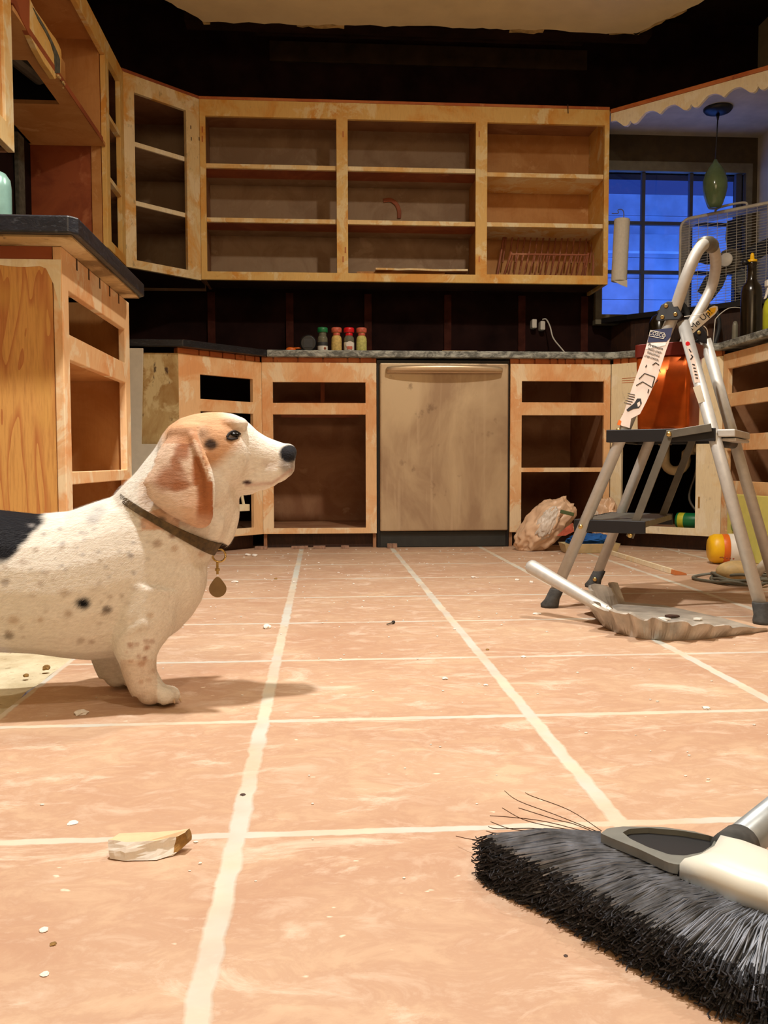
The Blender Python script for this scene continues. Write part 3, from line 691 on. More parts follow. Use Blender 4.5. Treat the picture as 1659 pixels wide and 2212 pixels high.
bm = B(); box(bm, WX+.01, -.535, 1.985, 2.70, .8795, .8838); obj('substrate', bm, M['rough_under'], o)
bm = B(); box(bm, -.5785, -.575, 2.07, 2.75, .0, .001); bm.free()
# dark strips on the frame, standing in for shaded gaps below left worktop
bm = B()
for k in range(5): LB.box(bm, .12+k*.11, .128+k*.11, -.0012, .001, .852, .8795)
obj('gap_shade_strip', bm, M['dark_wood'], find('plywood-ended base'))
# raised corner ledge behind the sink
bm = B(); prism(bm, [(1.47, 4.668, 1.118), (1.47, 4.58, 1.118), (1.56, 4.46, 1.118), (2.10, 3.90, 1.118), (2.325, 3.90, 1.118), (2.325, 4.668, 1.118)], (0, 0, .025))
o = obj('corner_ledge', bm, M['black'], None, base=(1.95, 4.3, 1.118)); tag(o, 'dark raised corner ledge under the window behind the sink', 'ledge')
bm = B(); prism(bm, [(1.55, 4.668, CT+.001), (1.59, 4.48, CT+.001), (2.12, 3.93, CT+.001), (2.32, 3.93, CT+.001), (2.32, 4.668, CT+.001)], (0, 0, 1.117-CT-.001)); obj('ledge_riser', bm, M['dark_wood'], o)

# ------------------------------------------------------------------ dishwasher
r = root('dishwasher', (.565, 4.05, 0), 'stainless steel dishwasher with a curved bar handle between two base cabinets', 'dishwasher')
bm = B(); box(bm, .269, .861, 4.035, 4.60, .077, .844)
for v in bm.verts: pass
obj('door', bm, M['steel'], r, bevel=.006)
bm = B(); box(bm, .257, .870, 4.062, 4.62, .0, .860); obj('tub', bm, M['black'], r)
bm = B(); box(bm, .272, .855, 4.058, 4.0615, .004, .073); obj('kick_plate', bm, simple('kick_plate_black', (44, 46, 44), .6), r)
bm = B(); hz_ = .812; rings = []
for k in range(25):
    t = k/24; x = .300+.527*t; bow = math.sin(PI*t)**.6; hgt = .011+.004*bow
    y = 4.015-.030*bow; rings.append([Vector((x, y+.012*math.cos(a), hz_+.006*bow+hgt*math.sin(a))) for a in [2*PI*q/14 for q in range(14)]])
loft(bm, rings); obj('handle', bm, M['handle_steel'], r, smooth=True)
bm = B(); box(bm, .296, .830, 4.018, 4.0345, .798, .822); obj('handle_base', bm, M['handle_steel'], r, bevel=.005)

# ------------------------------------------------------------------ dog
def dY(x): return 1.50+.10*(x+.25)
DN = Vector((-.10, 1, 0)).normalized()          # away from the camera side
DP0 = Vector((-.25, 1.50, 0)); DU = Vector((1, .10, 0)).normalized()
def dp(px, py, off=0):
    """point of the dog's mid-plane seen at px,py, pushed off metres to the camera side"""
    if off >= 0: return on(px, py, DP0-DN*off, DN)
    return on(px, py, DP0+DN*off, DN)-DN*(2*off)      # mirrored twin of the camera-side point
def dq(px, py, off): return on(px, py, DP0-DN*off, DN)
MPP = (on(401, 1100, DP0, DN)-on(400, 1100, DP0, DN)).length
def ell(c, a, b, wv, n=20, pw=1.0):
    """ring: c centre, a in-plane half vector, half width wv along DN"""
    out = []
    for k in range(n):
        t = 2*PI*k/n; cc, ss = math.cos(t), math.sin(t)
        cc = math.copysign(abs(cc)**pw, cc); ss = math.copysign(abs(ss)**pw, ss)
        out.append(c+a*cc+DN*(wv*ss))
    return out
bm = B()
# trunk: (px, top y, bottom y, half width)
tr = [(-900, 1180, 1250, .02), (-880, 1120, 1310, .06), (-820, 1095, 1370, .095), (-700, 1088, 1400, .108), (-500, 1090, 1402, .108), (-300, 1092, 1402, .110), (-150, 1096, 1404, .112), (0, 1101, 1407, .112), (80, 1110, 1410, .112), (150, 1104, 1420, .112), (200, 1086, 1425, .110), (250, 1070, 1420, .106), (300, 1058, 1408, .10), (345, 1080, 1390, .092), (385, 1110, 1362, .08), (415, 1140, 1330, .066), (435, 1170, 1298, .05), (447, 1200, 1262, .028)]
rg = []
for x, t, b_, w_ in tr:
    a, c = dp(x, t), dp(x, b_); rg.append(ell((a+c)/2, (a-c)/2, None, w_))
loft(bm, rg)
# neck: end points across the axis
nk = [((238, 1078), (420, 1290), .085), ((262, 1052), (449, 1222), .088), ((292, 1022), (470, 1178), .082), ((312, 996), (490, 1156), .078), ((333, 970), (503, 1128), .074), ((350, 942), (512, 1100), .070), ((368, 925), (518, 1070), .064)]
loft(bm, [ell((dp(*a)+dp(*c))/2, (dp(*a)-dp(*c))/2, None, w_) for a, c, w_ in nk])
# head
hd = [(340, 962, 1040, .030), (350, 940, 1060, .050), (365, 920, 1080, .060), (390, 903, 1085, .068), (420, 894, 1085, .072), (450, 890, 1082, .072), (480, 890, 1072, .070), (505, 894, 1062, .062), (525, 903, 1058, .054), (542, 917, 1052, .047), (556, 931, 1050, .042), (575, 943, 1046, .038), (595, 951, 1040, .035), (612, 957, 1030, .032), (625, 962, 1018, .028), (634, 968, 1006, .020), (638, 978, 995, .010)]
loft(bm, [ell((dp(x, t)+dp(x, b_))/2, (dp(x, t)-dp(x, b_))/2, None, w_, pw=.9) for x, t, b_, w_ in hd])
# flews (hanging lips), lower jaw, brow ridges, cheek
for sd in (1, -1):
    for (a, b_, c, d, e, f) in [(592, 1014, .036, .030, .024, .012), (572, 1024, .040, .028, .025, .012), (550, 1030, .040, .026, .024, .012), (613, 1006, .023, .020, .022, .012), (528, 1030, .034, .030, .026, .016)]:
        sphere(bm, dp(a, b_, sd*(c-.012)), 1, (d, f, e))
    sphere(bm, dp(503, 916, sd*.043), 1, (.026, .016, .014))
    sphere(bm, dp(470, 985, sd*.048), 1, (.050, .026, .052))
    sphere(bm, dp(440, 1045, sd*.045), 1, (.045, .032, .050))
sphere(bm, dp(553, 1044, 0), 1, (.030, .022, .013)); sphere(bm, dp(530, 1052, 0), 1, (.024, .026, .014))
sphere(bm, dp(621, 977, 0), 1, (.0165, .018, .0155))
# dewlap folds
tube(bm, smoothpath([dp(492, 1070), dp(494, 1110), dp(485, 1148), dp(474, 1166)]), [.020]*19 if False else .019, 10)
tube(bm, smoothpath([dp(455, 1105, .045), dp(468, 1130, .045), dp(458, 1160, .038)]), .014, 10)
# ears
for sd in (1, -1):
    er = [(928, 400, 18, .056), (942, 394, 30, .064), (960, 390, 42, .074), (985, 390, 54, .082), (1010, 390, 62, .087), (1040, 384, 73, .092), (1070, 389, 70, .096), (1095, 401, 60, .099), (1118, 417, 42, .099), (1134, 430, 24, .096), (1141, 434, 9, .094)]
    rg = []
    for y, cx, hw, of in er:
        c = dp(cx, y, sd*of); hv = DU*(hw*MPP)
        th = .0065
        rg.append([c+hv*math.cos(t)+DN*(-sd)*(.010*(math.cos(t)**2)*(-1 if math.cos(t) < 0 else -.3))+DN*th*math.sin(t) for t in [2*PI*k/20 for k in range(20)]])
    loft(bm, rg)
    tube(bm, smoothpath([dp(418, 940, sd*.070), dp(430, 975, sd*.088), dp(446, 1015, sd*.095), dp(453, 1050, sd*.098), dp(452, 1090, sd*.098), dp(444, 1122, sd*.094)]), .009, 8)
    sphere(bm, dp(405, 940, sd*.052), 1, (.034, .020, .022))
# forelegs
def leg(pts, rad, n=14): tube(bm, smoothpath(pts, 4), [r_ for k, r_ in enumerate(smooth1(rad, 4))], n)
def smooth1(v, k):
    out = []
    for a, b_ in zip(v, v[1:]): out += [a+(b_-a)*j/k for j in range(k)]
    return out+[v[-1]]
near = Vector((0, 0, 0))
def foreleg(off, dx, dy, dz):
    P = lambda x, y, o=0: dq(x+dx, y+dy, off+o)
    leg([P(318, 1270, -.02), P(305, 1340, -.01), P(296, 1392), P(298, 1425), P(304, 1458), P(318, 1488)], [.062, .056, .040, .030, .0265, .027])
    # elbow skin folds
    tube(bm, smoothpath([P(262, 1392, .022), P(283, 1362, .034), P(318, 1342, .038)]), .010, 8)
    # paw
    for k, (tx, ty, oo) in enumerate(((352, 1505, .020), (364, 1503, .007), (363, 1500, -.008), (350, 1500, -.022))):
        a = P(325, 1492, oo*.5); b_ = P(tx, ty, oo); tip = P(tx+8, ty+6, oo)
        tube(bm, smoothpath([a, (a+b_)/2+Vector((0, 0, .006)), b_, tip]), .0115, 10)
        sphere(bm, b_+Vector((.003, 0, .001)), 1, (.0165, .0118, .0140))
    sphere(bm, P(326, 1498, 0), 1, (.022, .024, .018))
foreleg(.062, 0, 0, 0)
foreleg(-.062, -72, -36, 0)
# hind legs (outside the picture)
for off in (.075, -.075):
    P = lambda x, y, o=0: dp(x, y, off+o)
    leg([P(-760, 1230), P(-720, 1330), P(-735, 1410), P(-810, 1440), P(-790, 1480), P(-770, 1495)], [.095, .075, .042, .028, .022, .024])
    sphere(bm, P(-745, 1495), 1, (.040, .028, .018))
tube(bm, smoothpath([dp(-860, 1130), dp(-960, 1040), dp(-1030, 930), dp(-1040, 850)]), [.024]*6+[.017]*6+[.010]*7, 10)
base_ = Vector((-.40, 1.485, 0))
dog = root('dog', base_, 'white basset hound with brown ears and black patches standing at the left, facing right', 'dog')
tmp_me = D.meshes.new('tmp'); bmesh.ops.recalc_face_normals(bm, faces=bm.faces)
bm.to_mesh(tmp_me); bm.free(); tmp = D.objects.new('tmp', tmp_me); COL.objects.link(tmp)
m_ = tmp.modifiers.new('r', 'REMESH'); m_.mode = 'VOXEL'; m_.voxel_size = .0035
m_ = tmp.modifiers.new('s', 'SMOOTH'); m_.factor = .5; m_.iterations = 5
C.view_layer.update(); me = D.meshes.new_from_object(tmp.evaluated_get(C.evaluated_depsgraph_get())); D.objects.remove(tmp)
me.name = 'body'
zmin = min(v.co.z for v in me.vertices)
bvh = BVHTree.FromPolygons([v.co.copy() for v in me.vertices], [tuple(p.vertices) for p in me.polygons])
# coat colours, fixed to the dog
cache = {}
def soft(d, r0, r1): return max(0, min(1, (r1-d)/(r1-r0)))
from mathutils import noise as MN
WH = (.82, .78, .70); TAN = (.62, .34, .17); BRN = (.34, .125, .05); BLK = (.006, .006, .009); PNK = (.70, .44, .34); CRM = (.76, .60, .42)
spots = [(179, 1303, 13, BLK, 1), (231, 1317, 9, (.12, .09, .07), .85), (348, 1123, 10, (.1, .08, .07), .8), (372, 1157, 8, (.28, .16, .1), .8), (340, 1174, 9, (.4, .28, .2), .7), (378, 1184, 6, (.5, .33, .2), .6), (435, 1197, 6, (.5, .3, .18), .6), (284, 1200, 6, (.3, .27, .26), .8), (202, 1120, 14, (.42, .43, .44), .6), (215, 1103, 12, (.4, .41, .42), .5), (20, 1372, 8, (.25, .2, .15), .8), (148, 1325, 9, (.4, .28, .18), .6), (318, 1398, 6, BRN, .7), (300, 1417, 6, BRN, .6), (137, 1280, 9, (.5, .38, .26), .5), (30, 1340, 10, (.5, .36, .24), .6), (88, 1338, 6, (.5, .36, .24), .6), (325, 1330, 6, (.5, .34, .2), .5), (12, 1257, 8, (.3, .24, .2), .7)]
rs = random.Random(3)
for k in range(95):
    spots.append((rs.uniform(-780, 330), rs.uniform(1180, 1390), rs.uniform(3, 7), (.42, .32, .24), rs.uniform(.25, .6)))
for k in range(30):
    spots.append((rs.uniform(40, 330), rs.uniform(1120, 1250), rs.uniform(3, 6), (.35, .33, .32), rs.uniform(.3, .65)))
for k in range(16):
    spots.append((rs.uniform(270, 335), rs.uniform(1370, 1480), rs.uniform(3, 6), BRN, rs.uniform(.3, .6)))
def mixc(a, b_, t): return tuple(p+(q-p)*t for p, q in zip(a, b_))
def dogcol(co):
    off = -(co-DP0).dot(DN); q = co if off >= 0 else co+DN*(2*off); x, y = proj(q)
    n1 = MN.noise(co*22); n2 = MN.noise(co*60); n3 = MN.noise(co*9+Vector((4, 4, 4)))
    c = WH
    # warmer belly, legs, throat
    # black saddle
    edge_x = 92-max(0, y-1130)*.95+n2*8
    if x < edge_x+12 and y < 1260 and x > -760: c = mixc(c, BLK, soft(x-edge_x, -6, 10)*soft(y, 1205, 1225))
    if y < 1250 and x < 20: c = mixc(c, BLK, .0)
    # head tan
    if y < 1140 and x > 330:
        d = math.hypot((x-430)/95, (y-945)/75)
        if y < 1075: c = mixc(c, TAN, soft(d+n1*.15, .75, 1.05)*.92)
        # white blaze and cheeks
        bl = (x-545)*.75+(y-900)*.9+n1*18+8*n2
        c = mixc(c, WH, soft(-(x-522-(y-940)*.35)+n1*10, -16, 6) if y < 1000 else 0)
        d = math.hypot((x-512)/60, (y-1000)/60)
        d2 = math.hypot((x-455)/17, (y-960)/13); c = mixc(c, BLK, soft(d2+n2*.4, .6, 1.25)*.92)
        d2 = math.hypot((x-437)/18, (y-938)/20); c = mixc(c, (.25, .2, .16), soft(d2+n2*.3, .3, 1.2)*.5)
        # eye rims
        d2 = math.hypot((x-505)/15, (y-940)/11); c = mixc(c, (.03, .025, .02), soft(d2, .6, 1.15)*.9)
        d2 = math.hypot((x-497)/12, (y-949)/6); c = mixc(c, (.06, .04, .03), soft(d2, .6, 1.2)*.8)
    # muzzle, with dark shading under the nose put into the coat colour
    if x > 560 and 940 < y < 1060:
        d2 = math.hypot((x-622)/20, (y-1003)/22); c = mixc(c, (.16, .13, .12), soft(d2+n2*.3, .5, 1.3)*.7)
        d2 = math.hypot((x-580)/28, (y-1003)/14); c = mixc(c, (.55, .42, .36), soft(d2+n2*.5, .4, 1.2)*.45)
    nose = math.hypot((x-625)/22, (y-979)/20)
    if x > 595: c = mixc(c, (.014, .014, .018), soft(nose+n2*.12, .85, 1.08))
    # lip line
    yl = 1048-(x-527)*.07-max(0, (x-588))*.62
    if 527 < x < 632: c = mixc(c, (.50, .26, .20), soft(abs(y-yl), 1, 6)*.55)
    d2 = math.hypot((x-534)/11, (y-1042)/5); c = mixc(c, (.05, .02, .02), soft(d2, .6, 1.2))
    # ears (only what lies outside the skull)
    ao = abs(off)
    xfr = 418 if y < 925 else 424+(y-930)*.30 if y < 1040 else 460
    if 925 < y < 1146 and 305 < x < xfr and ao > (.058 if y < 960 else .072 if y < 1000 else .081):
        wx, wy = x+n1*16+n2*6, y+MN.noise(co*24+Vector((7, 1, 3)))*18+n2*5
        e = mixc(PNK, CRM, .5+.5*n3)
        e = mixc(e, TAN, soft(abs(n1)*1.2, .02, .4)*.35)
        e = mixc(e, (.74, .62, .52), soft(-n3-n1*.5, -.1, .25)*.5)
        for ex, ey, er1, er2 in ((366, 1038, 38, 26), (400, 950, 20, 20), (388, 974, 18, 22), (378, 1003, 15, 20), (390, 1052, 24, 14)):
            e = mixc(e, BRN, soft(math.hypot((wx-ex)/er1, (wy-ey)/er2)+n1*.3+n2*.2, .55, 1.15)*.85)
        xf = 418+max(0, y-960)*.0+ (8 if y > 1050 else 0)
        e = mixc(e, (.40, .15, .06), soft(-(x-xf)+n1*6, -5, 4)*soft(y, 1108, 1140)*(1 if y > 985 else .5))
        if y < 958: e = mixc(e, (.50, .25, .12), .7)
        if y > 1085: e = mixc(e, (.62, .38, .26), soft(1120-y, -20, 20)*.5)
        e = mixc(e, (.78, .62, .46), soft(abs(x-(424+(y-960)*.38)), 1, 5)*.7 if 950 < y < 1040 else 0)
        c = e
    elif 1040 < y < 1140 and 300 < x < 420: c = mixc(c, (.68, .46, .34), .35)
    for sx_, sy_, r_, sc_, a_ in spots:
        dx, dy_ = x-sx_, y-sy_
        if abs(dx) < r_*2 and abs(dy_) < r_*2 and (ao < .2) and y > 1085:
            c = mixc(c, sc_, soft(math.hypot(dx*.8, dy_)+n2*3, r_*.5, r_*1.3)*a_)
    if y > 1425 and 260 < x < 340: c = mixc(c, (.62, .38, .22), .35)
    if co.z < .006: c = mixc(c, (.2, .14, .1), .5)
    return (*c, 1)
attr = me.color_attributes.new('coat', 'FLOAT_COLOR', 'POINT')
cols = [0.0]*(4*len(me.vertices))
for i, v in enumerate(me.vertices): cols[4*i:4*i+4] = dogcol(v.co)
attr.data.foreach_set('color', cols)
t = NT('short_dog_coat'); a_ = t.n('ShaderNodeVertexColor', layer_name='coat')
nz = t.noise(260, 3, (.35, 1, 1), .6); nz2 = t.noise(60, 4, (.5, 1, 1))
cc = t.mix(t.math('MULTIPLY', t.g(nz, .35, .7), .22), a_.outputs['Color'], (.30, .20, .12, 1), 'MULTIPLY')
t.b.inputs['Specular IOR Level'].default_value = .15; t.col(cc); t.rgh(.8); t.bump(t.math('ADD', nz, t.math('MULTIPLY', nz2, .6)), .5, .0025)
t.b.inputs['Sheen Weight'].default_value = .04; t.b.inputs['Sheen Roughness'].default_value = .4
t.b.inputs['Subsurface Weight'].default_value = .05; t.b.inputs['Subsurface Radius'].default_value = (.01, .005, .003)
M['coat'] = t.m
M['eye'] = simple('dark_wet_eye', (10, 6, 4), .22, 0, .02, 10, 0, .25)
M['nose'] = simple('wet_black_nose', (22, 22, 26), .3, 0, .2, 200, .5)
M['lid'] = simple('dark_brown_eyelid', (34, 24, 20), .8)
M['claw'] = simple('pale_horn_claw', (222, 196, 166), .4)
bm = B(); bm.from_mesh(me)
for f in bm.faces: f.smooth = True
def hit(px, py, sd):
    h = bvh.ray_cast(CAM, ray(px, py))[0]
    return h if sd > 0 else h-DN*(2*(h-DP0).dot(DN))
for sd in (1, -1):
    e = hit(505, 939, sd)
    sphere(bm, e+DN*sd*.0040, .0072, (1.35, 1, .66), 16, 1)
    # upper and lower lid folds
    tube(bm, smoothpath([hit(490, 944, sd), hit(497, 935, sd), hit(508, 932, sd), hit(519, 938, sd)]), .0020, 8, 4)
    tube(bm, smoothpath([hit(490, 946, sd), hit(500, 949, sd), hit(513, 946, sd)]), .0020, 8, 4)
for off, dx, dy in ((.062, 0, 0), (-.062, -72, -36)):
    for tx, ty, oo in ((360, 1509, .020), (374, 1507, .007), (374, 1504, -.008), (360, 1504, -.022)):
        a = dq(tx+dx, ty+dy, off+oo); tube(bm, [a+Vector((-.004, 0, .004)), a+Vector((.005, 0, .004)), a+Vector((.011, 0, -.002)), a+Vector((.013, 0, -.008))], [.0035, .0034, .0025, .0008], 8, 3)
me2 = D.meshes.new('body'); 
dz = 0
for v in bm.verts: v.co.z = max(v.co.z, .0006); v.co -= base_
bm.to_mesh(me2); bm.free(); D.meshes.remove(me)
for k in ('coat', 'eye', 'nose', 'claw', 'lid'): me2.materials.append(M[k])
body = D.objects.new('body', me2); COL.objects.link(body); body.parent = dog
# short fur: thin tapering hairs lying back along the coat, coloured like the skin under them
hv_, hf_, hc_ = [], [], []
rs = random.Random(77); tot = len(me2.polygons); area = [p.area for p in me2.polygons]
def flow(q, n_):
    x, y = proj(q)
    d = Vector((-.75, 0, -.55)) if x < 300 or y > 1150 else Vector((-.8, 0, -.25))
    if x > 300 and y > 1380 or q.z < .12 and x > 240: d = Vector((-.2, 0, -1))
    d = d-n_*d.dot(n_); d.normalize(); return d
ev_ = [dp(505, 939, .06), dp(505, 939, -.06)]
for p in me2.polygons:
    if p.material_index: continue
    q0 = p.center+base_; off_ = -(q0-DP0).dot(DN)
    if q0.x < -.75 or q0.z < .008: continue
    dens = (p.area/(1.2e-5))*(1.6 if off_ > -.01 else .35)
    x, y = proj(q0)
    if x > 598 and y < 1002 and y > 955: continue
    if min((q0-e_).length for e_ in ev_) < .022 and abs(x-505) < 16 and abs(y-940) < 14: continue
    k_ = int(dens)+(rs.random() < dens-int(dens))
    vs_ = [me2.vertices[i].co for i in p.vertices]
    L0 = .0035 if x > 400 and y < 1060 else .0055 if (x > 300 and y < 1140) else .0050 if y > 1380 else .0085
    if 255 < x < 330 and 1030 < y < 1085: L0 = .013
    for _ in range(k_):
        w_ = [rs.random() for _ in vs_]; sw = sum(w_); q = sum((v*w/sw for v, w in zip(vs_, w_)), Vector()); n_ = p.normal
        fl_ = flow(q0, n_); sd_ = n_.cross(fl_); fl_ = (fl_+sd_*rs.gauss(0, .28)).normalized(); L_ = L0*rs.uniform(.6, 1.2)
        sd_ = n_.cross(fl_)*.00016*(1 if x < 400 else .8); up_ = rs.uniform(.12, .38)
        m1 = q+fl_*L_*.5+n_*L_*up_*.6; m2 = q+fl_*L_+n_*L_*up_*.75
        b0 = len(hv_); hv_ += [q-sd_, q+sd_, m1+sd_*.8, m1-sd_*.8, m2]; hf_ += [(b0, b0+1, b0+2, b0+3), (b0+3, b0+2, b0+4)]
        c_ = dogcol(q+base_); j_ = rs.uniform(.82, 1.12); hc_ += [c_[0]*j_, c_[1]*j_, c_[2]*j_, 1]*5
hm = D.meshes.new('fur'); hm.from_pydata([tuple(v) for v in hv_], [], hf_); at_ = hm.color_attributes.new('coat', 'FLOAT_COLOR', 'POINT'); at_.data.foreach_set('color', hc_)
t = NT('short_dog_hair'); a_ = t.n('ShaderNodeVertexColor', layer_name='coat'); t.col(a_.outputs['Color']); t.rgh(.6); t.b.inputs['Specular IOR Level'].default_value = .25
hm.materials.append(t.m); ho = D.objects.new('fur', hm); COL.objects.link(ho); ho.parent = dog; ho['kind'] = 'stuff'
print('hairs', len(hf_)//2)
# collar: a strap that follows the neck in a slanted plane
A0, A1 = dp(276, 1078), dp(478, 1190); cc_ = (A0+A1)/2; ax_ = (A1-A0).normalized(); pn = ax_.cross(DN).normalized()
inner = []; K = 56
for k in range(K):
    a = 2*PI*k/K; d = ax_*math.cos(a)+DN*math.sin(a)
    h = bvh.ray_cast(cc_+d*.22, -d)
    rr = (h[0]-cc_).length if h[0] is not None else .09
    inner.append(min(rr, .115))
inner = [sum(inner[(i+j) % K] for j in (-2, -1, 0, 1, 2))/5 for i in range(K)]
bm = B(); rg = []
for k in range(K):
    a = 2*PI*k/K; d = ax_*math.cos(a)+DN*math.sin(a)
    hw = .0055+.0060*(max(0, .4+math.cos(a))/1.4)**1.5
    rg.append([cc_+Vector((0, 0, dz))+d*(inner[k]+q-.006*max(0, -math.cos(a)-.6)/.4)+pn*w_ for q, w_ in ((.0, -hw), (.005, -hw), (.005, hw), (.0, hw))])
vs = [[bm.verts.new(p) for p in r_] for r_ in rg]
for i in range(K):
    for j in range(4): bm.faces.new((vs[i][j], vs[(i+1) % K][j], vs[(i+1) % K][(j+1) % 4], vs[i][(j+1) % 4]))
col = obj('collar', bm, M['collar'], dog, smooth=False, bevel=.001, label='olive brown webbing collar')
end = cc_+ax_*(inner[0]+.006)+Vector((0, 0, dz))
bm = B(); pts = [end+Vector((0, 0, -.010))+(Vector((1, 0, 0))*math.cos(a)+Vector((0, 0, 1))*math.sin(a))*.011 for a in [2*PI*k/16 for k in range(17)]]; tube(bm, pts, .0018, 8)
obj('collar_ring', bm, M['brass'], col, smooth=True)
bm = B(); lk = end+Vector((-.003, 0, -.022))
tube(bm, [lk, lk+Vector((0, 0, -.020))], .0022, 8); tube(bm, [lk+Vector((0, 0, -.010)), lk+Vector((0, 0, -.014))], .0042, 8); obj('clip', bm, M['brass'], col)
tc_ = lk+Vector((0, 0, -.045)); ol = []
for k in range(40):
    a = 2*PI*k/40; rr = .0148*(1+.42*max(0, math.sin(a))**5); ol.append(tc_+Vector((rr*math.cos(a)*(1-.3*max(0, math.sin(a))**3), 0, rr*math.sin(a)*.98)))
bm = B(); prism(bm, ol, (0, .0015, 0)); obj('identity_tag', bm, simple('dull_tag_metal', (150, 128, 92), .35, .8), col, bevel=.0004)
# ------------------------------------------------------------------ step ladder
F1, R1 = Vector((.624, 2.335, 0)), Vector((1.064, 2.057, 0)); LU = (R1-F1).normalized(); LW = Vector((-LU.y, LU.x, 0)); ZV = Vector((0, 0, 1))
def LP(u, w, z): return F1+LU*u+LW*w+ZV*z
TL = .13
def near_(px, py): return on(px, py, F1, LW-ZV*TL)
def far_(px, py): return on(px, py, F1+LW*.44, LW+ZV*TL)
lad = root('step_ladder', LP(.26, .22, 0), 'grey aluminium two-step folding ladder with a tall loop handle', 'ladder')
nh = near_(1452, 688); nf = LP(0, 0, .03)
fh = far_(1493, 703); ff_ = LP(0, .44, .03)
fn = (fh-nh).cross(nh-nf).normalized()
def frp(px, py): return on(px, py, nh, fn)
loop = [frp(1478, 610), frp(1497, 562), frp(1509, 540), frp(1519, 529), frp(1530, 527), frp(1539, 534), frp(1545, 552), frp(1545, 585), frp(1533, 630)]
lo = smoothpath([nh]+loop+[fh], 6)
bm = B(); tube(bm, [nf]+lo+[far_(1400, 960), ff_], .0152, 14); rail = obj('front_rail', bm, M['alu'], lad, smooth=True)
bm = B(); tube(bm, [frp(1520, 528), frp(1531, 526), frp(1537, 531)], .0195, 14); obj('joint_clip', bm, M['alu_dull'], rail, smooth=True)
rh1, rh2 = near_(1474, 690), far_(1522, 728)
for nm, top_, foot in (('rear_rail', rh1, R1+ZV*.03), ('rear_rail', rh2, R1+LW*.44+ZV*.03)):
    bm = B(); tube(bm, [foot, top_+(foot-top_)*.01], .0155, 14); obj(nm, bm, M['alu'], lad, smooth=True)
for P0, d in ((LP(0, 0, 0), -LU), (LP(0, .44, 0), -LU), (R1, LU*.4), (R1+LW*.44, LU*.4)):
    bm = B(); loft(bm, [[P0+d*(o_)+Vector((math.cos(a)*r_, math.sin(a)*r_, z)) for a in [2*PI*k/14 for k in range(14)]] for z, r_, o_ in ((.0, .024, .010), (.008, .025, .010), (.022, .020, .003), (.05, .0195, -.010), (.052, .0185, -.010))]); obj('foot', bm, M['rubber'], lad, smooth=True, label='grey rubber foot')
# hinge brackets
def bracket(pts, nrm, plane, riv):
    c = [plane(x, y) for x, y in pts]; bm = B(); prism(bm, [p-nrm*.026 for p in c], nrm*.007)
    bracket_ = obj('hinge_bracket', bm, M['black'], lad, bevel=.002)
    for x, y in riv:
        q = plane(x, y)-nrm*.026; bm = B(); lathe(bm, [(.0, .0), (.0055, .0), (.005, .003), (.003, .0035), (.0, .0025)], q, -nrm, 14); obj('rivet', bm, M['brass'], bracket_, smooth=True)
bracket([(1432, 662), (1446, 654), (1462, 655), (1474, 676), (1478, 685), (1470, 694), (1450, 694), (1424, 697), (1420, 693)], LW, near_, [(1443, 664), (1435, 688), (1463, 682)])
bracket([(1500, 702), (1516, 702), (1530, 722), (1530, 745), (1516, 742), (1498, 722)], LW, far_, [(1513, 721)])
# treads
def tread(u0, u1, w0, w1, z, th, skirt, mtop, nskirt=True):
    bm = B()
    n = 26; prof = []
    for k in range(n+1):
        w_ = w0+(w1-w0)*k/n; prof.append((w_, z+(.0022 if k % 2 else 0)))
    prism(bm, [LP(u0, a, b) for a, b in prof]+[LP(u0, w1, z-th), LP(u0, w0, z-th)], LU*(u1-u0))
    tr = obj('tread', bm, mtop, lad)
    bm = B()
    for a, b, c, d in ((u0-.004, u1+.002, w0-.006, w0), (u0-.004, u1+.002, w1, w1+.006), (u0-.006, u0, w0-.006, w1+.006)):
        hexa(bm, [LP(a, c, z-skirt), LP(b, c, z-skirt), LP(b, d, z-skirt), LP(a, d, z-skirt), LP(a, c, z+.003), LP(b, c, z+.003), LP(b, d, z+.003), LP(a, d, z+.003)])
    obj('tread_skirt', bm, M['black'], tr, bevel=.0015)
    return tr
tr1 = tread(.135, .400, .04, .385, .474, .014, .030, M['alu_dull'])
bm = B(); obox(bm, LP(.425, .21, .464), (LU, LW, ZV), (.022, .165, .0095)); obox(bm, LP(.43, .21, .448), (LU, LW, ZV), (.018, .150, .004)); obj('tread_back_rail', bm, M['alu'], tr1, bevel=.003)
bm = B(); tube(bm, [LP(.405, .08, .442), LP(.405, .36, .442)], .013, 12); obj('pivot_bar', bm, M['black'], tr1, smooth=True)
tr2 = tread(.055, .235, .025, .400, .236, .014, .030, M['alu_dull'])
# flat folding bars and rivets
def flat(name, a, b, wd=.010, th=.0022, m='alu_dull'):
    d = (b-a); bm = B(); obox(bm, (a+b)/2, (d, LW, d.cross(LW)), (d.length/2+.006, th, wd)); return obj(name, bm, M[m], lad, bevel=.001)
npl = lambda x, y, o=-.02: on(x, y, LP(0, .05+o, 0), LW)
a_, b_, c_ = npl(1446, 938), npl(1362, 1156), npl(1532, 924)
flat('folding_bar', a_, b_); flat('folding_bar', a_-LW*.004, c_-LW*.004)
fpl = lambda x, y: on(x, y, LP(0, .36, 0), LW)
flat('folding_bar', fpl(1494, 955), fpl(1432, 1112))
for q in (a_, b_): 
    bm = B(); lathe(bm, [(0, 0), (.007, 0), (.006, .003), (0, .003)], q-LW*.006, -LW, 12); obj('rivet', bm, M['brass'], lad, smooth=True)
for x, y in ((1339, 930), (1258, 1137), (1530, 924), (1288, 1250)):
    q = (near_(x, y) if x != 1288 else far_(x, y)); bm = B(); lathe(bm, [(0, 0), (.0068, 0), (.006, .003), (0, .003)], q-LW*.0165, -LW, 12); obj('rivet', bm, M['brass'], lad, smooth=True)
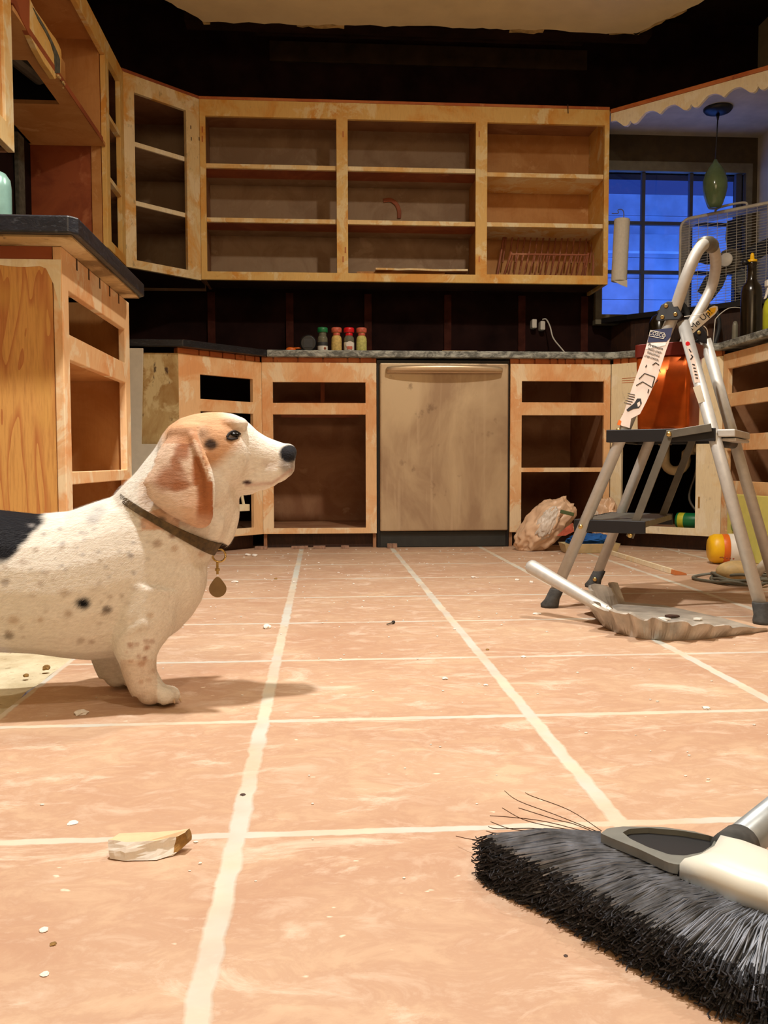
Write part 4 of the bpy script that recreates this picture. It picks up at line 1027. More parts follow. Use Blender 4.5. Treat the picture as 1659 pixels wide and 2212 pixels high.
# printed label card on the near front rail
cd_ = [(1408, 716), (1456, 710), (1452, 730), (1440, 765), (1424, 815), (1400, 868), (1386, 895), (1367, 905), (1364, 925), (1346, 920), (1341, 912), (1352, 890), (1372, 830), (1395, 765)]
cpl = lambda x, y, o=0: near_(x, y)-LW*(.020+o)
bm = B(); prism(bm, [cpl(x, y) for x, y in cd_], LW*.0012); lc = obj('label_card', bm, M['card'], lad, label='white and navy printed instruction card')
bm = B(); prism(bm, [cpl(x, y, .0010) for x, y in ((1408, 716), (1456, 710), (1452, 730), (1443, 740), (1402, 742))], LW*.0009); obj('navy_header', bm, M['navy'], lc)
bm = B(); prism(bm, [cpl(x, y, .0010) for x, y in ((1398, 757), (1401, 744), (1443, 742), (1441, 748))], LW*.0009)
obj('header_stripe', bm, simple('white_stripe', (236, 232, 226), .5), lc)
ax_ = cpl(1440, 731)-cpl(1410, 726); ay_ = cpl(1410, 716)-cpl(1404, 745)
text('brand_text', 'COSCO', .0125, cpl(1424, 725, .003), cpl(1438, 728)-cpl(1410, 722), ZV, M['white'], lc)
bm = B()
q0 = [cpl(x, y, .0022) for x, y in ((1409, 716), (1439, 722), (1437, 734), (1406, 728))]
for a, b in zip(q0, q0[1:]+q0[:1]): tube(bm, [a, b], .0008, 6)
obj('brand_frame', bm, M['white'], lc)
ad = cpl(1436, 758)-cpl(1404, 748)
text('title_text', 'Premium', .0112, cpl(1420, 751, .002), ad, ZV, M['ink'], lc)
for s, x, y, sz in (('TWO STEP', 1417, 760, .0078), ('FOLDING', 1415, 767, .0078), ('STEP STOOL', 1411, 775, .0072)): text('title_text', s, sz, cpl(x, y, .002), ad, ZV, M['ink'], lc)
bm = B()
for seg in (((1413, 790), (1420, 785), (1427, 790)), ((1428, 800), (1430, 806)), ((1398, 795), (1401, 790)), ((1384, 820), (1396, 808), (1418, 816)), ((1378, 834), (1392, 826), (1412, 838)), ((1418, 816), (1412, 838)), ((1403, 850), (1405, 842)), ((1425, 822), (1420, 828))):
    tube(bm, [cpl(x, y, .0016) for x, y in seg], .0011, 6)
for k, (x, y) in enumerate(((1366, 852), (1366, 857), (1364, 862), (1361, 867), (1358, 872))): tube(bm, [cpl(x-6, y-1, .0014), cpl(x+9, y+2, .0014)], .0009, 5)
obj('diagram', bm, M['ink'], lc)
bm = B(); prism(bm, [cpl(x, y, .0012) for x, y in ((1357, 886), (1364, 880), (1374, 872), (1380, 862), (1388, 862), (1390, 872), (1384, 882), (1372, 884), (1360, 890))], LW*.0009); obj('printed_figure', bm, M['ink'], lc)
bm = B(); prism(bm, [cpl(x, y, .0018) for x, y in ((1380, 872), (1386, 868), (1387, 876), (1382, 880))], LW*.0006); obj('printed_figure', bm, M['card'], lc)
bm = B(); prism(bm, [cpl(x, y, .0012) for x, y in ((1337, 918), (1341, 907), (1346, 910), (1344, 920))], LW*.0009); obj('orange_mark', bm, M['orange'], lc)
# sticker down the near rear rail
spl = lambda x, y, o=0: near_(x, y)-LW*(.0168+o)
bm = B(); prism(bm, [spl(x, y) for x, y in ((1482, 738), (1490, 738), (1503, 775), (1515, 826), (1503, 828), (1495, 785))], LW*.001); st_ = obj('warning_sticker', bm, M['card'], lad)
bm = B(); prism(bm, [spl(x, y) for x, y in ((1499, 838), (1515, 832), (1525, 868), (1511, 872))], LW*.001); obj('sticker', bm, simple('faded_sticker', (196, 184, 160), .7), lad)
bm = B(); lathe(bm, [(0, 0), (.0055, 0), (.0055, .0008), (0, .0008)], spl(1488, 744, .0003), -LW, 12); obj('orange_dot', bm, M['red'], st_)
bm = B()
for a, b in (((1491, 756), (1495, 762)), ((1495, 768), (1499, 772)), ((1499, 772), (1494, 778)), ((1498, 788), (1503, 790)), ((1500, 796), (1505, 797)), ((1502, 803), (1507, 804)), ((1503, 810), (1509, 811)), ((1505, 817), (1510, 818))): tube(bm, [spl(*a, .0006), spl(*b, .0006)], .0014, 6)
obj('sticker_print', bm, M['ink'], st_)
# hang tag
hp = lambda x, y: on(x, y, LP(0, .16, 0), LW)
bm = B(); prism(bm, [hp(x, y) for x, y in ((1484, 708), (1534, 664), (1543, 660), (1550, 662), (1551, 669), (1545, 678), (1497, 720))], LW*.0012); ht = obj('hang_tag', bm, simple('glossy_tag_card', (236, 230, 218), .35), lad, label='white hang tag reading Me Up!')
bm = B(); prism(bm, [hp(x, y)-LW*.0004 for x, y in ((1526, 674), (1534, 666), (1547, 664), (1545, 674), (1534, 684))], LW*.0003); obj('yellow_print', bm, M['yellow'], ht)
text('tag_text', 'Me Up!', .0225, hp(1514, 691)-LW*.001, hp(1540, 668)-hp(1490, 712), ZV, M['ink'], ht)
bm = B(); tube(bm, smoothpath([hp(1478, 684), hp(1500, 681), hp(1516, 678), hp(1526, 672)]), .0009, 6); tube(bm, smoothpath([hp(1520, 704), hp(1527, 712), hp(1529, 725)]), .0012, 6); obj('tag_string', bm, M['white'], ht)

# copper box on the top tread
zt = .4775; c0 = LP(.262, .215, zt)
q1 = at(1457, 913, Z=zt)
bx = root('copper_canister', (0, 0, 0), 'translucent copper-coloured canister with dark red rim standing on the top ladder tread', 'canister')
bx.location = LP(.255, .21, zt)
def rrect(cx, cy, hw, hd, rad, z, rot, n=5):
    out = []
    for sx_, sy_, a0 in ((1, 1, 0), (-1, 1, 90), (-1, -1, 180), (1, -1, 270)):
        for k in range(n+1):
            a = math.radians(a0+90*k/n); x, y = sx_*(hw-rad)+rad*math.cos(a), sy_*(hd-rad)+rad*math.sin(a)
            out.append(Vector((cx+x*math.cos(rot)-y*math.sin(rot), cy+x*math.sin(rot)+y*math.cos(rot), z)))
    return out
bc = bx.location; ro = math.radians(-38)
bm = B(); loft(bm, [rrect(bc.x, bc.y, h, h*.86, .014, bc.z+z, ro) for z, h in ((0.001, .066), (.004, .069), (.012, .0695), (.10, .071), (.20, .074))]); obj('canister_body', bm, M['copper'], bx, smooth=True)
bm = B()
out_ = rrect(bc.x, bc.y, .077, .067, .014, 0, ro); inn = rrect(bc.x, bc.y, .072, .062, .012, 0, ro)
rg = [[p+ZV*(bc.z+.198) for p in out_], [p+ZV*(bc.z+.232) for p in out_], [p+ZV*(bc.z+.232) for p in inn], [p+ZV*(bc.z+.205) for p in inn]]
loft(bm, rg); obj('rim', bm, M['copper_dark'], bx, bevel=.001)
bm = B(); q = on(1413, 880, bc+Vector((math.cos(ro-PI/2), math.sin(ro-PI/2), 0))*.0545, Vector((math.cos(ro-PI/2), math.sin(ro-PI/2), 0))); obox(bm, q, ((math.cos(ro), math.sin(ro), 0), (math.sin(ro), -math.cos(ro), 0), (0, 0, 1)), (.018, .002, .0035)); obj('plate', bm, M['alu_dull'], bx, label='small silver name plate')

# ------------------------------------------------------------------ broom in the foreground
br = root('broom', (.38, .70, 0), 'angled broom with grey bristles, white and black head, lying at the bottom right', 'broom')
rootL = [at(x, y, Z=.052) for x, y in ((1292, 1806), (1345, 1830), (1400, 1852), (1500, 1897), (1590, 1937), (1659, 1962), (1730, 1985))]
dirR = (rootL[-1]-rootL[-3]).normalized(); rootL += [rootL[-1]+dirR*.05, rootL[-1]+dirR*.10]
tipL = [at(x, y, Z=.0) for x, y in ((1030, 1890), (1075, 1925), (1150, 1960), (1300, 2050), (1400, 2110), (1560, 2200))]
tipL += [tipL[-1]+Vector((.06, -.055, 0)), tipL[-1]+Vector((.13, -.085, 0)), tipL[-1]+Vector((.21, -.09, 0))]
def lerpP(P, t):
    t = max(0, min(.9999, t))*(len(P)-1); i = int(t); return P[i].lerp(P[i+1], t-i)
rs = random.Random(11)
M['bristle'] = simple('grey_bristle', (168, 176, 190), .4, 0, .3, 60, .1)
M['bristle_tip'] = simple('frayed_black_tip', (58, 60, 68), .9, 0, .3, 90, .3)
bm = B()
def strand(bm, pts, r, tipmi=True):
    pts = [Vector(p) for p in pts]; m = len(pts); rings = []
    for i, p in enumerate(pts):
        T = (pts[min(i+1, m-1)]-pts[max(i-1, 0)]).normalized(); a = T.cross(Vector((.2, .1, 1))).normalized(); b = T.cross(a)
        rings.append([bm.verts.new(p+(a*math.cos(q)+b*math.sin(q))*r) for q in (0, 2.094, 4.189)])
    for i, (ra, rb) in enumerate(zip(rings, rings[1:])):
        for k in range(3):
            f = bm.faces.new((ra[k], ra[(k+1) % 3], rb[(k+1) % 3], rb[k])); f.material_index = 1 if (tipmi and i >= m-3) else 0
    f = bm.faces.new(rings[-1]); f.material_index = 1 if tipmi else 0
NT_ = 46
for k in range(NT_):                       # tufts
    tk = (k+.5)/NT_
    for row in range(5):
        ro_ = row/4
        for s_ in range(24):
            t0 = tk+rs.uniform(-.22, .22)/NT_
            a = lerpP(rootL, t0)+Vector((rs.uniform(-.002, .002), rs.uniform(-.002, .002), -.016*ro_+rs.uniform(-.002, .002)+.002))
            t1 = tk+rs.gauss(0, 1.0)/NT_
            hgt = .031*(1-ro_)+rs.uniform(-.005, .005)
            b = lerpP(tipL, t1)+Vector((rs.uniform(-.006, .006), rs.uniform(-.006, .006), max(.0015, hgt)))
            inw = (a-b).normalized(); b = b+inw*rs.uniform(0, .010)
            mid = a.lerp(b, .5)+Vector((0, 0, .006*(1-ro_)+rs.uniform(-.002, .003)))
            q3 = a.lerp(b, .92)+Vector((0, 0, .003*(1-ro_)))
            e = b+Vector((rs.uniform(-.005, .005), rs.uniform(-.005, .005), rs.uniform(-.004, .003))); e.z = max(e.z, .001)
            strand(bm, [a, a.lerp(mid, .6), mid, q3, b, e], .00066)
o = obj('bristles', bm, [M['bristle'], M['bristle_tip']], br); o['kind'] = 'stuff'
# stray hairs standing out at the left
bm = B()
for pts in (((1300, 1795, .055), (1230, 1750, .055), (1150, 1720, .06), (1135, 1712, .06)), ((1300, 1800, .05), (1200, 1760, .05), (1120, 1730, .055), (1090, 1708, .055)), ((1295, 1805, .05), (1180, 1775, .04), (1100, 1765, .035), (1058, 1762, .035)), ((1290, 1808, .05), (1170, 1790, .035), (1075, 1790, .03), (1055, 1785, .03)), ((1290, 1806, .05), (1180, 1800, .03), (1080, 1800, .025), (1050, 1795, .022)), ((1290, 1812, .05), (1160, 1812, .02), (1040, 1815, .015), (985, 1806, .01)), ((1290, 1802, .05), (1190, 1785, .045), (1130, 1770, .045), (1085, 1745, .05)), ((1270, 1805, .045), (1180, 1795, .04), (1110, 1792, .04), (1060, 1775, .04)), ((1290, 1800, .052), (1240, 1780, .052), (1200, 1770, .05), (1120, 1745, .055)), ((1200, 1820, .03), (1140, 1815, .02), (1095, 1812, .02), (1065, 1800, .02))):
    strand(bm, smoothpath([at(x, y, Z=z) for x, y, z in pts], 4), .00045, False)
o = obj('stray_bristles', bm, simple('brown_stray_hair', (96, 62, 40), .5), br); o['kind'] = 'stuff'
# head: rim, dark hollow, white hood
hz0 = .062
top_o = [(1300, 1799), (1312, 1790), (1345, 1786), (1430, 1787), (1500, 1797), (1560, 1812), (1625, 1832), (1700, 1862), (1760, 1900), (1760, 1990), (1700, 1972), (1655, 1948), (1600, 1930), (1520, 1898), (1440, 1861), (1380, 1833), (1320, 1808)]
hole_ = [(1345, 1800), (1360, 1792), (1400, 1790), (1470, 1796), (1530, 1806), (1546, 1812), (1536, 1830), (1516, 1843), (1480, 1850), (1446, 1848), (1400, 1832), (1362, 1814)]
bm = B(); lo_ = [at(x, y, Z=hz0) for x, y in top_o]
prism(bm, [p+Vector((0, 0, -.002)) for p in lo_], (0, 0, -.020)); obj('head_core', bm, M['black'], br, bevel=.003)
def ring_face(bm, outer, inner, th):
    """flat plate with a hole: strips between two closed loops resampled to the same count"""
    def res(P, n):
        P = P+[P[0]]; L = [0]
        for a, b in zip(P, P[1:]): L.append(L[-1]+(b-a).length)
        out = []
        for k in range(n):
            s = L[-1]*k/n; i = max(j for j in range(len(L)-1) if L[j] <= s+1e-9); out.append(P[i].lerp(P[i+1], (s-L[i])/(L[i+1]-L[i])))
        return out
    n = 64; o_, i_ = res(outer, n), res(inner, n); d = Vector((0, 0, -th)); drop = Vector((0, 0, -.012))
    loft(bm, [[p+d for p in o_], o_, [p+Vector((0, 0, .0008)) for p in i_], [p+drop for p in i_]], cap=False)
grey_out = [(1298, 1800), (1312, 1789), (1345, 1785), (1430, 1786), (1500, 1796), (1552, 1810), (1540, 1838), (1505, 1858), (1462, 1868), (1440, 1862), (1380, 1834), (1320, 1810)]
bm = B(); ring_face(bm, [at(x, y, Z=hz0+.002) for x, y in grey_out], [at(x, y, Z=hz0+.002) for x, y in hole_], .008)
obj('rim', bm, simple('grey_rim_plastic', (128, 130, 124), .35, 0, .15), br, smooth=False)
bm = B(); wpl = [(1552, 1811), (1600, 1822), (1660, 1845), (1740, 1885), (1770, 1930), (1760, 1985), (1700, 1965), (1655, 1940), (1600, 1922), (1530, 1893), (1468, 1866), (1505, 1856), (1538, 1836)]
P_ = [at(x, y, Z=hz0+.004) for x, y in wpl]; cc0 = sum(P_, Vector())/len(P_)
loft(bm, [[p+Vector((0, 0, -.012)) for p in P_], P_, [cc0+(p-cc0)*.93+Vector((0, 0, .005)) for p in P_], [cc0+(p-cc0)*.7+Vector((0, 0, .0095)) for p in P_], [cc0+(p-cc0)*.3+Vector((0, 0, .0115)) for p in P_]]); obj('hood', bm, simple('cream_white_hood_plastic', (228, 228, 216), .35, 0, .05, 12), br, smooth=True)
h0, h1 = at(1600, 1822, Z=.058), at(1659, 1755, Z=.064); hd_ = (h1-h0); hd_.z = 0; hd_.normalize(); h1 = h0+hd_*1.12; h1.z = .018; h0 = h0-hd_*.02
bm = B(); tube(bm, [h0, h0+hd_*.3+Vector((0, 0, -.006)), h1], .0160, 18); obj('handle', bm, simple('blue_grey_handle', (170, 178, 182), .35, .3), br, smooth=True)
bm = B(); tube(bm, [h0-hd_*.005, h0+hd_*.020], [.0180, .0170], 18); obj('socket', bm, M['rubber'], br, smooth=True)

# ------------------------------------------------------------------ dustpan
dpn = root('dustpan', (.84, 2.08, 0), 'crumpled metal dustpan with a long rounded handle lying under the ladder', 'dustpan')
cv = smoothpath([(.845, 2.40, 0), (.72, 2.25, 0), (.672, 2.06, 0), (.685, 1.94, 0), (.735, 1.885, 0), (.82, 1.878, 0), (.92, 1.915, 0), (1.03, 1.962, 0)], 14)
hs_ = [.050, .056, .060, .060, .050, .038, .022, .004]
bm = B(); rows = [[], [], [], [], []]; nn = len(cv)
cen = Vector((.86, 2.12, 0))
for i, p in enumerate(cv):
    t = i/(nn-1)*7; k = min(6, int(t)); h_ = hs_[k]+(hs_[k+1]-hs_[k])*(t-k); T = (cv[min(i+1, nn-1)]-cv[max(i-1, 0)]).normalized(); o_ = Vector((T.y, -T.x, 0)); o_ = o_ if o_.dot(p-cen) > 0 else -o_
    w_ = math.sin(i*.80)*h_*.16; z0 = .0015
    rows[0].append(bm.verts.new(p+ZV*z0)); rows[1].append(bm.verts.new(p+o_*(.012*h_/.06+w_)+ZV*(z0+h_*.5)))
    rows[2].append(bm.verts.new(p+o_*(.026*h_/.06+w_*1.6)+ZV*(z0+h_*(1+.16*math.sin(i*.80+.6)*(.5+.5*math.sin(i*.21)**2)))))
    rows[3].append(bm.verts.new(p+o_*(.034*h_/.06+w_*1.6)+ZV*(z0+h_*(.96+.16*math.sin(i*.80+.6)*(.5+.5*math.sin(i*.21)**2)))))
for a, b in ((0, 1), (1, 2), (2, 3)):
    for i in range(nn-1): bm.faces.new((rows[a][i], rows[a][i+1], rows[b][i+1], rows[b][i]))
bm.faces.new([v for v in rows[0]]+[bm.verts.new((1.00, 2.14, .0015)), bm.verts.new((.93, 2.34, .0015))])
M['pan'] = simple('scuffed_white_metal', (206, 198, 186), .36, .35, .22, 18, .5)
o = obj('pan', bm, M['pan'], dpn, smooth=False); sm_ = o.modifiers.new('t', 'SOLIDIFY'); sm_.thickness = .0012
b0 = Vector((.700, 2.055, .052)); b1 = at(1148, 1224, Y=2.20)
b0_ = at(1335, 1333, Y=2.03)
bm = B(); hp_ = [b0_+(b1-b0_)*k/10 for k in range(11)]; d_ = (b1-b0_).normalized()
tube(bm, hp_+[b1+d_*.006, b1+d_*.011, b1+d_*.013], [.013, .0135, .014, .0145, .015, .0155, .016, .0165, .017, .0175, .018, .016, .011, .003], 16); obj('handle', bm, M['alu'], dpn, smooth=True)
rs = random.Random(5)
for k in range(7):
    c = Vector((rs.uniform(.78, .93), rs.uniform(1.98, 2.2), .004)); bm = B(); n = rs.randint(4, 6); a0 = rs.uniform(0, 6); s_ = rs.uniform(.012, .03)
    prism(bm, [c+Vector((math.cos(a0+2*PI*j/n)*s_*rs.uniform(.6, 1), math.sin(a0+2*PI*j/n)*s_*.7*rs.uniform(.6, 1), 0)) for j in range(n)], (0, 0, .004))
    o = obj('plaster_flake', bm, M['gypsum'] if k % 3 else M['dark_wood'], None, base=c); tag(o, 'small plaster flake lying in the metal dustpan', 'debris', 'plaster flakes in the dustpan')

# ------------------------------------------------------------------ items on the back worktop
for (x, cap, lab, mid, txt) in ((697, 'green', 'white', 'jar_glass', 'green-capped spice jar with white label, leftmost of the four'), (727, 'salmon', 'spice_tan', 'salmon', 'spice jar dusted with tan powder, second from left, between the green- and red-capped jars'), (754, 'red', 'white', 'jar_glass', 'spice jar with bright red cap and round white label'), (781, 'salmon', 'spice_lime', 'salmon', 'spice jar with lime yellow label, rightmost of the four')):
    c = at(x, 755, Y=4.10); c.z = CT+.001
    j = root('spice_jar', c, txt, 'jar', 'spice jars on the back worktop')
    bm = B(); lathe(bm, [(.018, 0), (.0225, .002), (.0235, .008), (.0235, .060), (.021, .068), (.0165, .074), (.0165, .086), (.019, .088)], c, n=20); obj('jar_body', bm, M['jar_glass'] if mid == 'jar_glass' else M[lab], j, smooth=True)
    bm = B(); lathe(bm, [(.0238, .004 if txt[0] == 's' else .004), (.0241, .005), (.0241, .050 if mid == 'salmon' else .042), (.0238, .051 if mid == 'salmon' else .043)], c, n=20); obj('label_band', bm, M[lab], j, smooth=True)
    bm = B(); lathe(bm, [(.017, .0742), (.0172, .0745), (.0172, .0862), (.017, .0865)], c, n=20); obj('neck_band', bm, M['red'] if cap == 'red' else M[cap] if cap == 'salmon' else M['jar_glass'], j, smooth=True)
    bm = B(); lathe(bm, [(.021, .088), (.024, .090), (.024, .106), (.022, .110), (.010, .112), (0, .112)], c, n=20); obj('cap', bm, M[cap], j, smooth=True)
    if cap == 'green':
        bm = B(); lathe(bm, [(.0242, .026), (.0244, .027), (.0244, .042), (.0242, .043)], c, n=20); obj('green_band', bm, M['darkgrey'], j, smooth=True)
        bm = B(); sphere(bm, c+Vector((.010, -.0225, .014)), .006, (1, .3, 1)); obj('label_picture', bm, M['red_strip'], j)
    if cap == 'red':
        bm = B(); lathe(bm, [(.017, 0), (.017, .0012), (0, .0012)], c+Vector((.003, -.0238, .030)), (0, -1, 0)); obj('round_label', bm, M['white'], j)
        bm = B(); box(bm, c.x-.010, c.x+.014, c.y-.0256, c.y-.0250, c.z+.010, c.z+.024); obj('label_picture', bm, M['salmon'], j)
        bm = B(); lathe(bm, [(.0236, .010), (.0240, .011), (.0240, .030), (.0238, .031)], c, n=20); obj('red_band', bm, M['red'], j)
c = at(666, 745, Y=4.12); c.z = CT+.001
tm = root('tape_measure', c, 'dark round tape measure with an orange-yellow end left of the spice jars', 'tape measure')
bm = B(); lathe(bm, [(0, 0), (.034, 0), (.040, .006), (.040, .028), (.034, .034), (0, .034)], c+Vector((0, .017, .0402)), (0, -1, 0), 24); obj('case', bm, M['black'], tm, smooth=False, bevel=.002)
bm = B(); box(bm, c.x-.02, c.x+.02, c.y-.019, c.y-.0172, c.z+.02, c.z+.06); obj('case_label', bm, M['darkgrey'], tm)
e = at(628, 752, Y=4.12); bm = B(); sphere(bm, Vector((e.x, 4.12, c.z+.012)), .012, (1.9, 1, 1)); tube(bm, [Vector((e.x+.01, 4.12, c.z+.018)), Vector((c.x-.03, 4.12, c.z+.02))], .004, 8); obj('hook', bm, M['orange'], tm, smooth=True, label='orange-yellow end')
c = at(457, 737, Y=3.95); bm = B(); sphere(bm, Vector((c.x, c.y, CT+.0085)), .0085); o = obj('metal_ball', bm, M['handle_steel'], None, base=(c.x, c.y, CT)); tag(o, 'tiny shiny ball on the black corner worktop behind the dog', 'ball')
bm = B(); a, b = at(955, 757, Y=4.06), at(1030, 757, Y=4.06); box(bm, a.x, b.x, 4.05, 4.10, CT+.0005, CT+.005); o = obj('wood_sliver', bm, M['shelf_edge'], None, base=(a.x, 4.06, CT)); tag(o, 'thin wood sliver lying on the worktop above the dishwasher', 'wood scrap')
# outlet plugs with a white cord
c = at(1160, 700, Y=4.66); pg = root('wall_plug', c, 'pair of white plugs low on the bare back wall with a cord', 'plug')
for x, y in ((1152, 700), (1170, 704)):
    q = at(x, y, Y=4.65); bm = B(); box(bm, q.x-.013, q.x+.013, 4.62, 4.672, q.z-.025, q.z+.022); obj('plug', bm, M['white'], pg, bevel=.005)
bm = B(); tube(bm, smoothpath([at(1172, 690, Y=4.62), at(1180, 690, Y=4.6), at(1188, 705, Y=4.55), at(1195, 730, Y=4.5), at(1212, 752, Y=4.4), Vector((1.22, 4.3, CT+.004))]), .0035, 8); obj('cord', bm, M['white'], pg, smooth=True)
# ------------------------------------------------------------------ dish rack, boards in the wall cabinet
dr = root('dish_rack', (1.13, 4.50, 1.309), 'folding wooden dish rack with slats in the bottom right bay of the long wall cabinet', 'dish rack')
zf = ZB+.0335
def rk(y): return at(1103, y, Y=4.44).z
aL, aR = at(1105, 549, Y=4.43), at(1271, 551, Y=4.43); bL, bR = at(1090, 509, Y=4.60), at(1285, 511, Y=4.60)
bm = B(); tube(bm, [aL, aR], .005, 8); obj('front_rail', bm, M['dish_wood'], dr); bm = B(); tube(bm, [bL, bR], .005, 8); obj('back_rail', bm, M['dish_wood'], dr)
for P0, P1, yb, lean in ((aL, aR, 4.47, -.03), (bL, bR, 4.52, -.06)):
    bm = B(); box(bm, P0.x-.02, P1.x+.0, yb-.006, yb+.006, zf+.012, zf+.024); obj('lower_rail', bm, M['dish_wood'], dr)
    for k in range(15):
        p = P0.lerp(P1, (k+.3)/14.6); q = Vector((p.x+lean*.6, yb, zf+.016)) if yb < 4.5 else Vector((p.x+lean*.4, 4.575, zf+.115)); bm = B(); tube(bm, [p, q], .0042, 6); obj('slat', bm, M['dish_wood'], dr)
    for p, sx_ in ((P0, -1), (P1, 1)):
        bm = B(); tube(bm, [p+Vector((0, 0, .012)), Vector((p.x+sx_*.012+lean*.8, yb, zf+.002))], .0065, 6); obj('side_post', bm, M['dish_wood'], dr)
for k, (x0, x1, y, z, h_, m_) in enumerate(((768, 1012, 4.45, 0, .010, 'red_strip'), (770, 960, 4.48, .0155, .010, 'inner_warm'), (812, 1005, 4.44, .031, .006, 'shelf_edge'))):
    a, b = at(x0, 590, Y=y), at(x1, 590, Y=y); bm = B(); pts = []
    for t in range(9): pts.append(Vector((a.x+(b.x-a.x)*t/8+rs.uniform(-.01, .01), y-.03+rs.uniform(-.008, .008), zf+z+.001)))
    for t in range(8, -1, -1): pts.append(Vector((a.x+(b.x-a.x)*t/8+rs.uniform(-.01, .01), y+.05+rs.uniform(-.008, .008), zf+z+.001)))
    prism(bm, pts, (0, 0, h_*1.5)); o = obj('broken_board', bm, M[m_], None, base=((a.x+b.x)/2, y, zf+z))
    tag(o, ('red-brown splintered board, lowest of the three in the middle bay', 'tan broken board between two others in the middle bay', 'pale thin splinter on top of the board stack in the middle bay')[k], 'board', 'broken boards in the middle bay')

# ------------------------------------------------------------------ paper towel, pendant, fan
pt, pb = Vector((1.485, 4.33, at(1345, 474, Y=4.33).z)), Vector((1.473, 4.33, at(1338, 608, Y=4.33).z))
pr = root('paper_towel_roll', pb, 'white paper towel roll hanging upright on the right end of the wall cabinet', 'paper towel')
ax_ = (pt-pb).normalized()
bm = B(); L_ = (pt-pb).length; lathe(bm, [(.018, 0), (.038, 0), (.038, L_), (.018, L_), (.018, L_-.01)], pb, ax_, 28); obj('paper_roll', bm, M['paper'], pr, smooth=False, bevel=.002)
bm = B(); tube(bm, smoothpath([pt+Vector((.005, 0, -.02)), pt+Vector((.008, 0, .03)), pt+Vector((-.003, 0, .048)), pt+Vector((-.022, 0, .045)), pt+Vector((-.02, 0, .03)), pt+Vector((-.052, 0, .028))]), .0022, 8); obj('wire_hook', bm, M['alu_dull'], pr, smooth=True)
bm = B(); prism(bm, [pb+Vector((-.038, -.02, 0)), pb+Vector((.030, -.034, 0)), pb+Vector((.032, -.030, -.035)), pb+Vector((.0, -.036, -.025)), pb+Vector((-.03, -.03, -.008))], (0, .001, 0)); obj('loose_sheet', bm, M['paper'], pr)
pc = at(1551, 237, Z=2.105)
pl_ = root('pendant_lamp', pc, 'unlit green glass teardrop pendant lamp hanging in front of the window', 'lamp')
bm = B(); lathe(bm, [(0, -.022), (.03, -.020), (.060, -.010), (.068, 0), (.068, .0075), (0, .0075)], pc, n=28); obj('canopy', bm, M['black'], pl_, smooth=True)
gt = at(1548, 345, Y=pc.y); gb = at(1543, 449, Y=pc.y); gt.x = gb.x = pc.x-.008
bm = B(); tube(bm, [pc+Vector((0, 0, -.02)), Vector((pc.x-.002, pc.y, pc.z-.09)), Vector((gt.x, pc.y, gt.z-.005))], .0032, 8); tube(bm, [pc+Vector((0, 0, -.02)), pc+Vector((0, 0, -.05))], [.009, .004], 10); obj('cord', bm, M['black'], pl_, smooth=True)
H_ = gt.z-gb.z
bm = B(); lathe(bm, [(.030, 0), (.0385, .02*H_/.24), (.051, .25*H_), (.0585, .42*H_), (.057, .56*H_), (.047, .72*H_), (.030, .85*H_), (.015, .93*H_), (.008, H_), (0, H_)], gb, n=28); obj('glass_shade', bm, M['green_glass'], pl_, smooth=True)

fa, fb_ = at(1500, 465, Z=1.642), at(1659, 433, Z=1.642); FD = (fb_-fa); FD.z = 0; FD.normalize(); FNn = Vector((-FD.y, FD.x, 0))
if FNn.dot(Vector((1, 1, 0))) < 0: FNn = -FNn
fl = on(1464, 600, fa, FNn); u0 = 0; fz0, fz1 = 1.1445, 1.642; FWd = .51
f0 = Vector((fl.x, fl.y, 0)); fn_ = root('box_fan', f0+FD*.25+FNn*.05+ZV*fz0, 'grey box fan with wire grille standing in the window corner', 'fan')
def fp(u, n, z): return f0+FD*u+FNn*n+ZV*z
def rr2(ins, n_, rad=.055, k=6):
    out = []
    a0, a1, z0, z1 = ins, FWd-ins, fz0+ins, fz1-ins; rad = max(.01, rad-ins)
    for cu, cz, s0 in ((a1-rad, z1-rad, 0), (a0+rad, z1-rad, 90), (a0+rad, z0+rad, 180), (a1-rad, z0+rad, 270)):
        for j in range(k+1):
            a = math.radians(s0+90*j/k); out.append(fp(cu+rad*math.cos(a), n_, cz+rad*math.sin(a)))
    return out
bm = B(); rg = [rr2(.006, 0), rr2(0, .008), rr2(0, .10), rr2(.006, .108), rr2(.016, .108), rr2(.016, 0)]
vv = [[bm.verts.new(p) for p in r_] for r_ in rg]
for a, b in zip(vv, vv[1:]+vv[:1]):
    for i in range(len(a)): bm.faces.new((a[i], a[(i+1) % len(a)], b[(i+1) % len(a)], b[i]))
obj('housing', bm, simple('grey_fan_housing', (214, 208, 190), .45), fn_)
bm = B()
for k in range(36):
    z = fz0+.018+(fz1-fz0-.036)*k/35; tube(bm, [fp(.014, .003, z), fp(FWd-.014, .003, z)], .0012, 5)
for k in range(9):
    u = .055+.39*k/8; tube(bm, [fp(u, .005, fz0+.01), fp(u, .005, fz1-.01)], .0013, 5)
obj('front_grille', bm, simple('grille_wire', (200, 196, 182), .4, .1), fn_)
fc = fp(.25, .0, (fz0+fz1)/2)
bm = B(); lathe(bm, [(0, .006), (.030, .005), (.034, .001), (.034, -.002), (0, -.002)], fc, -FNn, 28); hb_ = obj('hub_badge', bm, M['white'], fn_, smooth=True)
bm = B(); lathe(bm, [(0, .0), (.060, .0), (.064, .02), (.064, .06), (0, .06)], fc+FNn*.03, FNn, 24); obj('motor', bm, M['alu_dull'], fn_, smooth=False)
